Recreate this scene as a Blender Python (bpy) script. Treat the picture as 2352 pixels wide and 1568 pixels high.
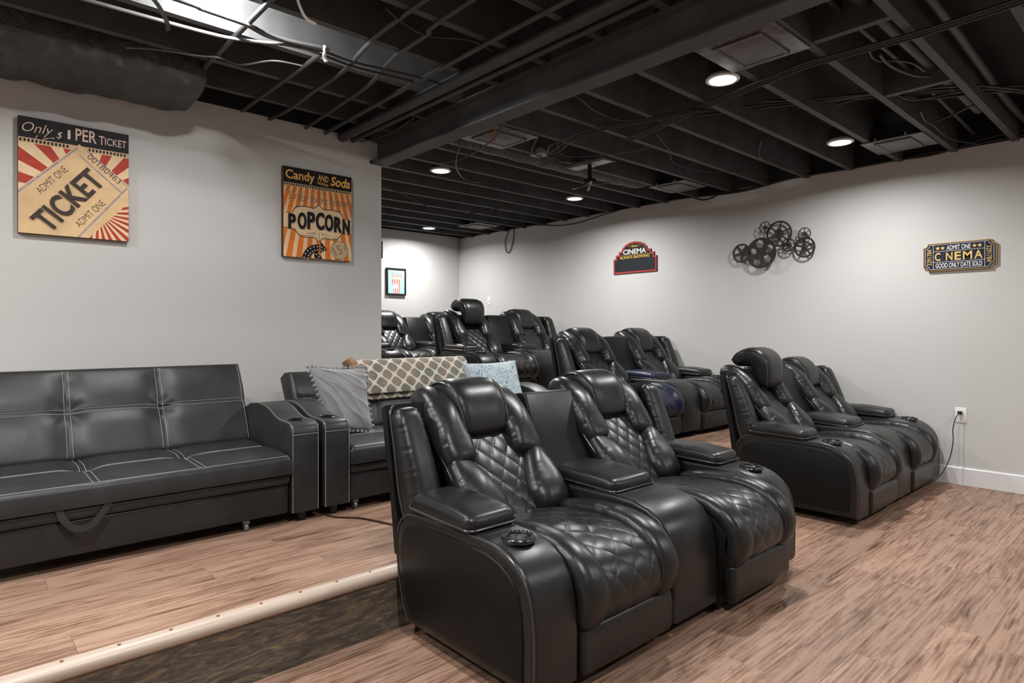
import bpy, bmesh, math, random
import numpy as np
from mathutils import Vector, Matrix

# ------------------------------------------------------------------ clear
for o in list(bpy.data.objects):
    bpy.data.objects.remove(o, do_unlink=True)
scene = bpy.context.scene
COL = scene.collection
rnd = random.Random(7)

# ------------------------------------------------------------------ camera
CAM_H = 1.15
YAW = 47.775
cam_d = bpy.data.cameras.new('camera')
cam_d.sensor_width = 36.0
cam_d.lens = 1433.0 / 2352.0 * 36.0
cam_d.shift_y = -24.0 / 2352.0
cam_d.clip_start = 0.02
cam = bpy.data.objects.new('camera', cam_d)
cam.location = (0, 0, CAM_H)
cam.rotation_euler = (math.radians(90), 0, math.radians(YAW))
COL.objects.link(cam)
scene.camera = cam

# ------------------------------------------------------------------ world, exposure
w = bpy.data.worlds.new('world')
scene.world = w
w.use_nodes = True
w.node_tree.nodes['Background'].inputs[0].default_value = (0.9, 0.95, 1.0, 1)
w.node_tree.nodes['Background'].inputs[1].default_value = 0.02
scene.view_settings.view_transform = 'Standard'
scene.view_settings.look = 'None'
scene.view_settings.exposure = 0.12
scene.view_settings.gamma = 1.0
scene.view_settings.use_curve_mapping = False
LAMP_POWER = 26.5          # each recessed downlight
LAMP_COLOR = (1.0, 0.985, 0.965)
LAMP_SPREAD = 166.0
BULB_POWER = 300.0          # bare bulb between the joists at upper left

# room, metres: +X is towards the screen, +Y towards the right wall, camera above the origin
Y_RIGHT = 5.639
X_BACK = -7.376
X_PART = -3.95
Y_PART_END = 2.317
X_FRONT = 2.6
Y_NEAR = -2.2
Z_JOIST = 2.50
Z_DECK = 2.74
X_STEP = -2.10
Z_STEP = 0.24
X_STEP2 = -4.42
Z_STEP2 = 0.47

# ------------------------------------------------------------------ materials
def new_mat(name):
    m = bpy.data.materials.new(name)
    m.use_nodes = True
    nt = m.node_tree
    b = nt.nodes['Principled BSDF']
    return m, nt, b

def N(nt, t, **kw):
    n = nt.nodes.new(t)
    for k, v in kw.items():
        setattr(n, k, v)
    return n

def L(nt, a, b):
    nt.links.new(a, b)

def ramp(nt, fac, stops):
    r = N(nt, 'ShaderNodeValToRGB')
    el = r.color_ramp.elements
    while len(el) > 1:
        el.remove(el[-1])
    el[0].position = stops[0][0]; el[0].color = (*stops[0][1], 1)
    for p, c in stops[1:]:
        e = el.new(p); e.color = (*c, 1)
    L(nt, fac, r.inputs[0])
    return r.outputs[0]

def coords(nt, scale=(1, 1, 1), rot=(0, 0, 0), kind='Object', rand=False):
    tc = N(nt, 'ShaderNodeTexCoord')
    mp = N(nt, 'ShaderNodeMapping')
    mp.inputs['Scale'].default_value = scale
    mp.inputs['Rotation'].default_value = rot
    src = tc.outputs[kind]
    if rand:
        oi = N(nt, 'ShaderNodeObjectInfo')
        mul = N(nt, 'ShaderNodeMath', operation='MULTIPLY'); mul.inputs[1].default_value = 37.0
        L(nt, oi.outputs['Random'], mul.inputs[0])
        add = N(nt, 'ShaderNodeVectorMath', operation='ADD')
        L(nt, src, add.inputs[0]); L(nt, mul.outputs[0], add.inputs[1])
        src = add.outputs[0]
    L(nt, src, mp.inputs[0])
    return mp.outputs[0]

def noise(nt, vec, scale, detail=4, rough=0.55, dist=0.0):
    n = N(nt, 'ShaderNodeTexNoise')
    n.inputs['Scale'].default_value = scale
    n.inputs['Detail'].default_value = detail
    n.inputs['Roughness'].default_value = rough
    n.inputs['Distortion'].default_value = dist
    L(nt, vec, n.inputs['Vector'])
    return n.outputs['Fac']

def bump(nt, b, height, strength, dist=0.01, prev=None):
    n = N(nt, 'ShaderNodeBump')
    n.inputs['Strength'].default_value = strength
    n.inputs['Distance'].default_value = dist
    L(nt, height, n.inputs['Height'])
    if prev is not None:
        L(nt, prev, n.inputs['Normal'])
    L(nt, n.outputs[0], b.inputs['Normal'])
    return n.outputs[0]

def plain(name, col, rough=0.5, metal=0.0, var=0.0, scale=30, bmp=0.0, spec=0.5, coat=0.0):
    m, nt, b = new_mat(name)
    b.inputs['Base Color'].default_value = (*col, 1)
    b.inputs['Roughness'].default_value = rough
    b.inputs['Metallic'].default_value = metal
    b.inputs['Specular IOR Level'].default_value = spec
    b.inputs['Coat Weight'].default_value = coat
    v = coords(nt)
    f = noise(nt, v, scale, 5)
    if var > 0:
        lo = tuple(max(0, c * (1 - var)) for c in col); hi = tuple(min(1, c * (1 + var)) for c in col)
        L(nt, ramp(nt, f, [(0.3, lo), (0.7, hi)]), b.inputs['Base Color'])
    if bmp > 0:
        bump(nt, b, f, bmp, 0.002)
    return m

def leather(name, col, rough=0.36, spec=0.36):
    m, nt, b = new_mat(name)
    v = coords(nt)
    big = noise(nt, v, 7, 3, 0.6, 0.4)
    L(nt, ramp(nt, big, [(0.3, tuple(c * 0.8 for c in col)), (0.75, tuple(c * 1.35 for c in col))]), b.inputs['Base Color'])
    rr = N(nt, 'ShaderNodeMapRange')
    rr.inputs[3].default_value = rough - 0.06; rr.inputs[4].default_value = rough + 0.10
    L(nt, noise(nt, v, 11, 4), rr.inputs[0]); L(nt, rr.outputs[0], b.inputs['Roughness'])
    b.inputs['Specular IOR Level'].default_value = spec
    soft = noise(nt, v, 10, 2, 0.45, 0.8)
    n1 = bump(nt, b, soft, 0.10, 0.012)
    vo = N(nt, 'ShaderNodeTexVoronoi'); vo.inputs['Scale'].default_value = 420
    L(nt, v, vo.inputs['Vector'])
    bump(nt, b, vo.outputs['Distance'], 0.07, 0.0012, n1)
    return m

M = {}
M['leather'] = leather('black_leather', (0.0115, 0.0115, 0.0118), 0.32, 0.42)
M['leather_shaded'] = leather('black_leather_shaded', (0.0070, 0.0070, 0.0072), 0.44, 0.2)  # same black leather, shade of sides and backs put into its colour
M['navy'] = leather('blue_cast_leather', (0.010, 0.014, 0.034), 0.33)  # a cast of blue light painted in as leather colour
M['sofa_leather'] = leather('sofa_leather', (0.0215, 0.0215, 0.0218), 0.38, 0.42)
M['piping'] = plain('leather_piping', (0.035, 0.035, 0.035), 0.28)
M['seam_glint'] = plain('quilt_seam_glint', (0.040, 0.040, 0.040), 0.35)  # lighter lines along the quilt seams paint in the glint of the grooves
M['black_plastic'] = plain('black_plastic', (0.012, 0.012, 0.012), 0.25)
M['black_matte'] = plain('black_matte', (0.008, 0.008, 0.008), 0.8)
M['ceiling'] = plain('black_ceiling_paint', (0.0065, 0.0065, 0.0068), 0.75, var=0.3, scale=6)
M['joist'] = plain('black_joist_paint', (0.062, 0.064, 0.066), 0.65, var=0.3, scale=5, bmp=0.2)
M['pipe'] = plain('black_pipe_paint', (0.036, 0.038, 0.040), 0.5, var=0.2, scale=8)
M['cable'] = plain('black_cable', (0.022, 0.022, 0.022), 0.5)
M['white_cable'] = plain('grey_cable', (0.10, 0.10, 0.10), 0.45)  # even grey, paler than the black cable
M['wallwire'] = plain('thin_black_wire', (0.012, 0.011, 0.01), 0.5)
M['stitch'] = plain('white_stitching', (0.33, 0.33, 0.33), 0.7)
M['white_trim'] = plain('white_trim_paint', (0.74, 0.74, 0.745), 0.4)
M['white_plastic'] = plain('white_plastic', (0.80, 0.80, 0.78), 0.35)
M['chrome'] = plain('cup_metal', (0.42, 0.42, 0.42), 0.25, 1.0)
M['galv'] = plain('galvanised_black_metal', (0.13, 0.13, 0.13), 0.42, 0.3, var=0.5, scale=18, bmp=0.3)
M['register'] = plain('register_face', (0.11, 0.11, 0.11), 0.5, var=0.2, scale=10)
M['raw_metal'] = plain('raw_metal', (0.34, 0.34, 0.34), 0.4, 0.6, var=0.4, scale=25)
M['copper'] = plain('copper_rod', (0.55, 0.27, 0.13), 0.45, 0.3)
M['screw'] = plain('brass_screw', (0.28, 0.16, 0.06), 0.4, 0.6)
M['caster'] = plain('caster_grey', (0.22, 0.22, 0.22), 0.4, 0.3)

def wall_mat():
    m, nt, b = new_mat('warm_grey_wall_paint')
    v = coords(nt)
    L(nt, ramp(nt, noise(nt, v, 1.3, 3), [(0.3, (0.565, 0.558, 0.545)), (0.7, (0.585, 0.578, 0.566))]), b.inputs['Base Color'])
    b.inputs['Roughness'].default_value = 0.62
    b.inputs['Specular IOR Level'].default_value = 0.3
    bump(nt, b, noise(nt, v, 260, 3), 0.05, 0.001)
    return m
M['wall'] = wall_mat()

def wood_mat(name, lo, mid, hi, crack):
    m, nt, b = new_mat(name)
    v = coords(nt, (1, 1, 1), rand=True)
    def sc(x, y):
        mp = N(nt, 'ShaderNodeMapping'); mp.inputs['Scale'].default_value = (x, y, 1.0)
        L(nt, v, mp.inputs[0]); return mp.outputs[0]
    blotch = noise(nt, sc(8.0, 1.5), 1.0, 7, 0.66, 2.4)
    grain = noise(nt, sc(24.0, 1.7), 1.0, 7, 0.66, 1.8)
    fine = noise(nt, sc(170.0, 6.0), 1.0, 3, 0.6)
    ringv = sc(9.0, 0.9)
    wv = N(nt, 'ShaderNodeTexWave'); wv.wave_type = 'RINGS'; wv.rings_direction = 'Z'
    wv.inputs['Scale'].default_value = 1.7; wv.inputs['Distortion'].default_value = 9.0
    wv.inputs['Detail'].default_value = 3; wv.inputs['Detail Scale'].default_value = 1.2
    L(nt, ringv, wv.inputs['Vector'])
    a = N(nt, 'ShaderNodeMath', operation='MULTIPLY_ADD'); a.inputs[1].default_value = 0.46
    L(nt, grain, a.inputs[0])
    a2 = N(nt, 'ShaderNodeMath', operation='MULTIPLY'); a2.inputs[1].default_value = 0.50
    L(nt, blotch, a2.inputs[0]); L(nt, a2.outputs[0], a.inputs[2])
    a3 = N(nt, 'ShaderNodeMath', operation='MULTIPLY_ADD'); a3.inputs[1].default_value = 0.07
    L(nt, wv.outputs['Fac'], a3.inputs[0]); L(nt, a.outputs[0], a3.inputs[2])
    c1 = ramp(nt, a3.outputs[0], [(0.36, lo), (0.465, mid), (0.565, hi)])
    fr = ramp(nt, fine, [(0.35, (0.88, 0.88, 0.88)), (0.6, (1.03, 1.03, 1.03))])
    mx = N(nt, 'ShaderNodeMix', data_type='RGBA', blend_type='MULTIPLY'); mx.inputs[0].default_value = 1.0
    L(nt, c1, mx.inputs[6]); L(nt, fr, mx.inputs[7])
    knots = noise(nt, sc(13.0, 3.0), 1.0, 4, 0.75, 4.0)
    kr = ramp(nt, knots, [(0.30, (0.85, 0.85, 0.85)), (0.37, (0, 0, 0))])
    mk = N(nt, 'ShaderNodeMix', data_type='RGBA'); L(nt, kr, mk.inputs[0])
    L(nt, mx.outputs[2], mk.inputs[6]); mk.inputs[7].default_value = (*crack, 1)
    oi = N(nt, 'ShaderNodeObjectInfo')
    hv = N(nt, 'ShaderNodeHueSaturation')
    mr = N(nt, 'ShaderNodeMapRange'); mr.inputs[3].default_value = 0.86; mr.inputs[4].default_value = 1.13
    L(nt, oi.outputs['Random'], mr.inputs[0]); L(nt, mr.outputs[0], hv.inputs['Value'])
    L(nt, mk.outputs[2], hv.inputs['Color']); L(nt, hv.outputs[0], b.inputs['Base Color'])
    b.inputs['Roughness'].default_value = 0.44
    b.inputs['Specular IOR Level'].default_value = 0.35
    bump(nt, b, grain, 0.12, 0.002)
    return m
M['plank'] = wood_mat('laminate_plank', (0.080, 0.042, 0.026), (0.240, 0.139, 0.094), (0.365, 0.232, 0.166), (0.055, 0.030, 0.020))

def plywood_mat():
    m, nt, b = new_mat('stained_plywood')
    v = coords(nt, (1, 1, 1))
    mp = N(nt, 'ShaderNodeMapping'); mp.inputs['Scale'].default_value = (1, 2.2, 11)
    L(nt, v, mp.inputs[0])
    f = noise(nt, mp.outputs[0], 3.0, 7, 0.7, 1.8)
    c = ramp(nt, f, [(0.34, (0.058, 0.053, 0.048)), (0.49, (0.105, 0.092, 0.078)), (0.58, (0.19, 0.15, 0.105)), (0.70, (0.34, 0.235, 0.125))])
    L(nt, c, b.inputs['Base Color']); b.inputs['Roughness'].default_value = 0.5
    bump(nt, b, f, 0.15, 0.002)
    return m
M['plywood'] = plywood_mat()

def nosing_mat():
    m, nt, b = new_mat('pale_wood_nosing')
    v = coords(nt, (40, 1.2, 40))
    f = noise(nt, v, 1.0, 4)
    L(nt, ramp(nt, f, [(0.3, (0.44, 0.35, 0.285)), (0.7, (0.54, 0.445, 0.37))]), b.inputs['Base Color'])
    b.inputs['Roughness'].default_value = 0.35
    return m
M['nosing'] = nosing_mat()

def emit_mat(name, strength):
    m, nt, b = new_mat(name)
    b.inputs['Base Color'].default_value = (1, 1, 1, 1)
    b.inputs['Emission Color'].default_value = (1, 0.98, 0.95, 1)
    b.inputs['Emission Strength'].default_value = strength
    return m
M['lens'] = emit_mat('lamp_lens_glow', 14.0)

def duct_mat():
    m, nt, b = new_mat('black_duct_wrap')
    v = coords(nt)
    b.inputs['Base Color'].default_value = (0.030, 0.030, 0.030, 1)
    b.inputs['Roughness'].default_value = 0.42
    b.inputs['Specular IOR Level'].default_value = 0.6
    n1 = bump(nt, b, noise(nt, coords(nt, (7, 14, 7)), 1.0, 6, 0.62, 1.2), 0.9, 0.04)
    bump(nt, b, noise(nt, v, 60, 3), 0.2, 0.004, n1)
    return m
M['duct'] = duct_mat()

def velvet_mat():
    m, nt, b = new_mat('grey_velvet')
    v = coords(nt)
    L(nt, ramp(nt, noise(nt, v, 14, 4), [(0.3, (0.20, 0.20, 0.205)), (0.7, (0.26, 0.26, 0.265))]), b.inputs['Base Color'])
    b.inputs['Roughness'].default_value = 0.8
    b.inputs['Sheen Weight'].default_value = 0.5
    bump(nt, b, noise(nt, v, 500, 2), 0.2, 0.001)
    return m
M['velvet'] = velvet_mat()

def paisley_mat():
    m, nt, b = new_mat('blue_paisley_cloth')
    v = coords(nt)
    vo = N(nt, 'ShaderNodeTexVoronoi'); vo.inputs['Scale'].default_value = 9; L(nt, v, vo.inputs['Vector'])
    sn = N(nt, 'ShaderNodeMath', operation='MULTIPLY'); sn.inputs[1].default_value = 60; L(nt, vo.outputs['Distance'], sn.inputs[0])
    s2 = N(nt, 'ShaderNodeMath', operation='SINE'); L(nt, sn.outputs[0], s2.inputs[0])
    f = noise(nt, v, 26, 4, 0.7, 1.5)
    ad = N(nt, 'ShaderNodeMath', operation='MULTIPLY_ADD'); ad.inputs[1].default_value = 0.13
    L(nt, s2.outputs[0], ad.inputs[0]); L(nt, f, ad.inputs[2])
    L(nt, ramp(nt, ad.outputs[0], [(0.36, (0.16, 0.27, 0.36)), (0.46, (0.50, 0.58, 0.62)), (0.55, (0.62, 0.66, 0.67)), (0.68, (0.40, 0.52, 0.60))]), b.inputs['Base Color'])
    b.inputs['Roughness'].default_value = 0.85
    bump(nt, b, noise(nt, v, 300, 2), 0.3, 0.001)
    return m
M['paisley'] = paisley_mat()

def throw_mat():
    m, nt, b = new_mat('braided_fur_throw')
    tc = N(nt, 'ShaderNodeUVMap'); tc.uv_map = 'uv'
    sx = N(nt, 'ShaderNodeSeparateXYZ'); L(nt, tc.outputs[0], sx.inputs[0])
    def cosx(sock, k):
        a = N(nt, 'ShaderNodeMath', operation='MULTIPLY'); a.inputs[1].default_value = k; L(nt, sock, a.inputs[0])
        c = N(nt, 'ShaderNodeMath', operation='COSINE'); L(nt, a.outputs[0], c.inputs[0]); return c.outputs[0]
    s = N(nt, 'ShaderNodeMath', operation='ADD')
    L(nt, cosx(sx.outputs[0], 2 * math.pi / 0.108), s.inputs[0]); L(nt, cosx(sx.outputs[1], 2 * math.pi / 0.105), s.inputs[1])
    ab = N(nt, 'ShaderNodeMath', operation='ABSOLUTE'); L(nt, s.outputs[0], ab.inputs[0])
    v = coords(nt)
    fz = noise(nt, v, 120, 3)
    ad = N(nt, 'ShaderNodeMath', operation='MULTIPLY_ADD'); ad.inputs[1].default_value = 0.9
    L(nt, fz, ad.inputs[0]); L(nt, ab.outputs[0], ad.inputs[2])
    patch = ramp(nt, noise(nt, v, 9, 2), [(0.42, (0.17, 0.165, 0.13)), (0.58, (0.27, 0.20, 0.135))])
    fac = ramp(nt, ad.outputs[0], [(0.72, (0, 0, 0)), (1.12, (1, 1, 1))])
    mx = N(nt, 'ShaderNodeMix', data_type='RGBA'); L(nt, fac, mx.inputs[0])
    mx.inputs[6].default_value = (0.66, 0.61, 0.54, 1); L(nt, patch, mx.inputs[7])
    fz2 = ramp(nt, noise(nt, v, 330, 2), [(0.3, (0.72, 0.72, 0.72)), (0.65, (1.08, 1.08, 1.08))])
    mm = N(nt, 'ShaderNodeMix', data_type='RGBA', blend_type='MULTIPLY'); mm.inputs[0].default_value = 1
    L(nt, mx.outputs[2], mm.inputs[6]); L(nt, fz2, mm.inputs[7])
    L(nt, mm.outputs[2], b.inputs['Base Color'])
    b.inputs['Roughness'].default_value = 0.95
    b.inputs['Sheen Weight'].default_value = 0.3
    bump(nt, b, noise(nt, v, 260, 3), 0.6, 0.004)
    return m
M['throw'] = throw_mat()
M['throw_edge'] = plain('tan_fur_edge', (0.30, 0.185, 0.11), 0.95, var=0.35, scale=60, bmp=0.8)
M['throw_under'] = plain('grey_fur_underside', (0.06, 0.06, 0.06), 0.95, var=0.4, scale=60, bmp=0.8)
M['fur'] = plain('fur_tips', (0.52, 0.48, 0.42), 0.95, var=0.25, scale=20)

def P(name, col, rough=0.55, metal=0.0, var=0.08, scale=40):
    if name not in M:
        M[name] = plain(name, col, max(rough, 0.6) if metal == 0 else rough, metal, var=var, scale=scale, spec=0.18 if metal == 0 else 0.5)
    return M[name]

# ------------------------------------------------------------------ objects and tags
def link(o, parent=None):
    COL.objects.link(o)
    if parent is not None:
        o.parent = parent
    return o

def thing(name, label, cat, loc=(0, 0, 0), rot=(0, 0, 0), group=None):
    o = bpy.data.objects.new(name, None)
    o.empty_display_size = 0.1
    o.location = loc; o.rotation_euler = rot
    link(o)
    return tag(o, label, cat, group)

def tag(o, label=None, cat=None, group=None, kind=None):
    if label: o['label'] = label
    if cat: o['category'] = cat
    if group: o['group'] = group
    if kind: o['kind'] = kind
    return o

def copy_tree(o, parent=None):
    c = o.copy()
    COL.objects.link(c)
    if parent is not None:
        c.parent = parent
    for ch in o.children:
        copy_tree(ch, c)
    return c

def crom(a, n):
    """Catmull-Rom resample of rows in a to n rows."""
    a = np.asarray(a, float)
    k = len(a)
    if k == 2:
        t = np.linspace(0, 1, n)[:, None]
        return a[0] * (1 - t) + a[1] * t
    e = np.vstack([2 * a[0] - a[1], a, 2 * a[-1] - a[-2]])
    seg = np.linalg.norm(np.diff(a[:, :3], axis=0), axis=1)
    cum = np.concatenate([[0], np.cumsum(np.maximum(seg, 1e-6))])
    out = []
    for s in np.linspace(0, cum[-1], n):
        i = min(int(np.searchsorted(cum, s, side='right')) - 1, k - 2)
        t = (s - cum[i]) / (cum[i + 1] - cum[i])
        p0, p1, p2, p3 = e[i], e[i + 1], e[i + 2], e[i + 3]
        out.append(0.5 * (2 * p1 + (p2 - p0) * t + (2 * p0 - 5 * p1 + 4 * p2 - p3) * t * t + (3 * p1 - p0 - 3 * p2 + p3) * t ** 3))
    return np.array(out)

def unit(v):
    v = np.asarray(v, float)
    return v / (np.linalg.norm(v, axis=-1, keepdims=True) + 1e-12)

class MB:
    """collects shapes and links them as one mesh object"""
    def __init__(s):
        s.v = []; s.f = []; s.uv = None
    def add(s, v, f):
        b = len(s.v)
        s.v.extend([tuple(map(float, p)) for p in v])
        s.f.extend([tuple(i + b for i in q) for q in f])
        return s
    def from_bm(s, bm):
        bm.verts.ensure_lookup_table()
        for i, vv in enumerate(bm.verts): vv.index = i
        s.add([vv.co[:] for vv in bm.verts], [[q.index for q in fc.verts] for fc in bm.faces])
        bm.free()
        return s
    def box(s, x0, x1, y0, y1, z0, z1, bev=0.0, seg=2):
        bm = bmesh.new()
        bmesh.ops.create_cube(bm, size=1.0)
        for vv in bm.verts:
            vv.co = ((x0 + x1) / 2 + vv.co.x * (x1 - x0), (y0 + y1) / 2 + vv.co.y * (y1 - y0), (z0 + z1) / 2 + vv.co.z * (z1 - z0))
        if bev > 0:
            bmesh.ops.bevel(bm, geom=bm.edges[:], offset=bev, segments=seg, profile=0.5, affect='EDGES')
        return s.from_bm(bm)
    def prism(s, poly, a0, a1, axis='y', bev=0.0, seg=2):
        """poly in the plane normal to axis, run from a0 to a1"""
        n = len(poly)
        def pt(p, a):
            if axis == 'y': return (p[0], a, p[1])
            if axis == 'x': return (a, p[0], p[1])
            return (p[0], p[1], a)
        bm = bmesh.new()
        A = [bm.verts.new(pt(p, a0)) for p in poly]
        B = [bm.verts.new(pt(p, a1)) for p in poly]
        fa = bm.faces.new(A); fb = bm.faces.new(B[::-1])
        for i in range(n):
            bm.faces.new((A[i], B[i], B[(i + 1) % n], A[(i + 1) % n]))
        bmesh.ops.recalc_face_normals(bm, faces=bm.faces[:])
        if bev > 0:
            ed = list(set(fa.edges[:] + fb.edges[:]))
            bmesh.ops.bevel(bm, geom=ed, offset=bev, segments=seg, profile=0.5, affect='EDGES')
        bmesh.ops.triangulate(bm, faces=[f for f in bm.faces if len(f.verts) > 4])
        return s.from_bm(bm)
    def tube(s, pts, r, seg=8, closed=False, n=None, flat=1.0):
        p = np.asarray(pts, float)
        if n: p = crom(p, n) if not closed else crom(np.vstack([p, p[:1]]), n + 1)[:-1]
        k = len(p)
        if closed:
            T = unit(np.roll(p, -1, 0) - np.roll(p, 1, 0))
        else:
            T = unit(np.gradient(p, axis=0))
        ref = np.array([0, 0, 1.0])
        if abs(T[0] @ ref) > 0.9: ref = np.array([1.0, 0, 0])
        a = unit(np.cross(T[0], ref)); V = []
        for i in range(k):
            a = unit(a - T[i] * (a @ T[i])); b = np.cross(T[i], a)
            for j in range(seg):
                th = 2 * math.pi * j / seg
                V.append(p[i] + r * (math.cos(th) * a + flat * math.sin(th) * b))
        F = []
        for i in range(k if closed else k - 1):
            for j in range(seg):
                i2 = (i + 1) % k; j2 = (j + 1) % seg
                F.append((i * seg + j, i * seg + j2, i2 * seg + j2, i2 * seg + j))
        if not closed:
            F.append(tuple(range(seg))[::-1]); F.append(tuple((k - 1) * seg + j for j in range(seg)))
        return s.add(V, F)
    def lathe(s, prof, c, seg=24, mat=None):
        V = []; k = len(prof)
        for i in range(seg):
            t = 2 * math.pi * i / seg
            for r, z in prof:
                q = Vector((r * math.cos(t), r * math.sin(t), z))
                if mat: q = mat @ q
                V.append((q.x + c[0], q.y + c[1], q.z + c[2]))
        F = []
        for i in range(seg):
            for j in range(k - 1):
                i2 = (i + 1) % seg
                F.append((i * k + j, i2 * k + j, i2 * k + j + 1, i * k + j + 1))
        return s.add(V, F)
    def ball(s, c, r, sub=2, jit=0.0, squash=(1, 1, 1), seed=0):
        rr = random.Random(seed)
        bm = bmesh.new(); bmesh.ops.create_icosphere(bm, subdivisions=sub, radius=1.0)
        for vv in bm.verts:
            k = r * (1 + jit * (rr.random() - 0.5))
            vv.co = (c[0] + vv.co.x * k * squash[0], c[1] + vv.co.y * k * squash[1], c[2] + vv.co.z * k * squash[2])
        return s.from_bm(bm)
    def puff(s, path, n=34, m=26, p=0.75, q=0.8, wdir=(0, 1, 0), cap=(0.03, 0.03), pucker=0.0, seed=0, wave=0.0):
        """stuffed cushion swept along rows of (x,y,z,half width,up,down)"""
        d = crom(path, 240)
        seg = np.linalg.norm(np.diff(d[:, :3], axis=0), axis=1)
        cum = np.concatenate([[0], np.cumsum(seg)]); Ln = cum[-1]
        c0, c1 = cap
        u = np.linspace(0, 1, n)
        sv = np.concatenate([c0 * (1 - np.cos(np.linspace(0, math.pi / 2, 7)[:-1])), np.linspace(c0, Ln - c1, n), Ln - c1 * (1 - np.cos(np.linspace(math.pi / 2, 0, 7)[1:]))])
        D = np.array([np.interp(sv, cum, d[:, j]) for j in range(d.shape[1])]).T
        T = unit(np.array([np.interp(sv, cum, g) for g in np.gradient(d[:, :3], axis=0).T]).T)
        def endf(x, r):
            t = np.clip((r - x) / r, 0, 1)
            return np.maximum((1 - t ** 2.3), 0.0) ** (1 / 2.3)
        sc = np.maximum(endf(sv, c0) * endf(Ln - sv, c1), 0.04)
        W0 = np.asarray(wdir, float)
        rg = np.random.RandomState(seed + 3)
        ph = rg.rand(8) * 6.28
        V = []
        for i in range(len(sv)):
            W = unit(W0 - T[i] * (W0 @ T[i])); Nn = np.cross(T[i], W)
            hw, up, dn = D[i, 3] * (0.45 + 0.55 * sc[i]) if False else D[i, 3] * sc[i] ** 0.6, D[i, 4] * sc[i], D[i, 5] * sc[i]
            pk = sum(math.sin(sv[i] * f + ph[j]) for j, f in enumerate((95, 143, 211, 287))) / 4
            pk2 = sum(math.sin(sv[i] * f + ph[j + 4]) for j, f in enumerate((83, 121, 239, 307))) / 4
            for j in range(m):
                t = 2 * math.pi * j / m
                c, sn = math.cos(t), math.sin(t)
                yy = hw * math.copysign(abs(c) ** p, c)
                hh = (up if sn > 0 else dn) * math.copysign(abs(sn) ** q, sn)
                e = abs(c) ** 3 * (1 - abs(c) ** 14)
                if sn > 0 and pucker: hh += pucker * e * (pk if c > 0 else pk2) * 1.6
                if wave and sn > 0: hh += wave * math.sin(sv[i] * 31 + ph[0] + 2.5 * c) * (1 - abs(c)) * sc[i]
                V.append(D[i, :3] + W * yy + Nn * hh)
        k = len(sv); F = []
        for i in range(k - 1):
            for j in range(m):
                j2 = (j + 1) % m
                F.append((i * m + j, i * m + j2, (i + 1) * m + j2, (i + 1) * m + j))
        V.append(D[0, :3]); V.append(D[-1, :3])
        for j in range(m):
            j2 = (j + 1) % m
            F.append((k * m, j2, j)); F.append((k * m + 1, (k - 1) * m + j, (k - 1) * m + j2))
        return s.add(V, F)
    def quilt(s, path, cell=(0.075, 0.11), amp=0.007, n=110, m=52, wdir=(0, 1, 0), back=0.03):
        """quilted panel along rows of (x,y,z,half width,crown)"""
        d = crom(path, n)
        T = unit(np.gradient(d[:, :3], axis=0))
        cum = np.concatenate([[0], np.cumsum(np.linalg.norm(np.diff(d[:, :3], axis=0), axis=1))])
        W = np.asarray(wdir, float); V = []; B = []
        for i in range(n):
            Nn = np.cross(T[i], W)
            for j in range(m):
                t = -1 + 2 * j / (m - 1); y = t * d[i, 3]
                a = y / cell[0] + cum[i] / cell[1]; b = y / cell[0] - cum[i] / cell[1]
                h = d[i, 4] * (1 - t ** 4) + amp * (abs(math.sin(math.pi * a)) * abs(math.sin(math.pi * b))) ** 0.28
                e = min(1.0, (1 - abs(t)) / 0.08)
                V.append(d[i, :3] + W * y + Nn * h * e)
                B.append(d[i, :3] + W * y - Nn * back)
        F = []; o = n * m
        for i in range(n - 1):
            for j in range(m - 1):
                a = i * m + j
                F.append((a, a + 1, a + m + 1, a + m))
        for i in range(n - 1):
            F.append((i * m, (i + 1) * m, o + (i + 1) * m, o + i * m))
            F.append(((i + 1) * m + m - 1, i * m + m - 1, o + i * m + m - 1, o + (i + 1) * m + m - 1))
        for j in range(m - 1):
            F.append((j + 1, j, o + j, o + j + 1))
            a = (n - 1) * m + j
            F.append((a, a + 1, o + a + 1, o + a))
        return s.add(V, F)
    def quilt_seams(s, path, cell, crown_lift, r=0.0013, wdir=(0, 1, 0)):
        d = crom(path, 160)
        T = unit(np.gradient(d[:, :3], axis=0))
        cum = np.concatenate([[0], np.cumsum(np.linalg.norm(np.diff(d[:, :3], axis=0), axis=1))])
        W = np.asarray(wdir, float); Ln = cum[-1]
        for sg in (-1, 1):
            kmax = int(Ln / cell[1] + d[:, 3].max() / cell[0]) + 2
            for k in range(-kmax, kmax + 1):
                run = []
                for i in range(0, 160, 2):
                    y = sg * (k - cum[i] / cell[1]) * cell[0]
                    t = y / d[i, 3]
                    if abs(t) < 0.97 and 2 < i < 157:
                        Nn = np.cross(T[i], W)
                        run.append(d[i, :3] + W * y + Nn * (d[i, 4] * (1 - t ** 4) * min(1, (1 - abs(t)) / 0.08) + crown_lift))
                    else:
                        if len(run) > 2: s.tube(run, r, 5)
                        run = []
                if len(run) > 2: s.tube(run, r, 5)
        return s
    def slab(s, w, h, f, th, M4, n=60, m=60):
        """front surface out=f(u,v) over w x h, flat back at -th, placed by M4"""
        V = []; F = []
        us = np.linspace(0, w, n); vs = np.linspace(0, h, m)
        for u in us:
            for vv in vs:
                V.append(tuple(M4 @ Vector((u, vv, f(u, vv)))))
        o = len(V)
        idx = [i * m for i in range(n)] + [(n - 1) * m + j for j in range(1, m)] + [i * m + m - 1 for i in range(n - 2, -1, -1)] + [j for j in range(m - 2, 0, -1)]
        for i in range(n - 1):
            for j in range(m - 1):
                a = i * m + j
                F.append((a, a + m, a + m + 1, a + 1))
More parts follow.
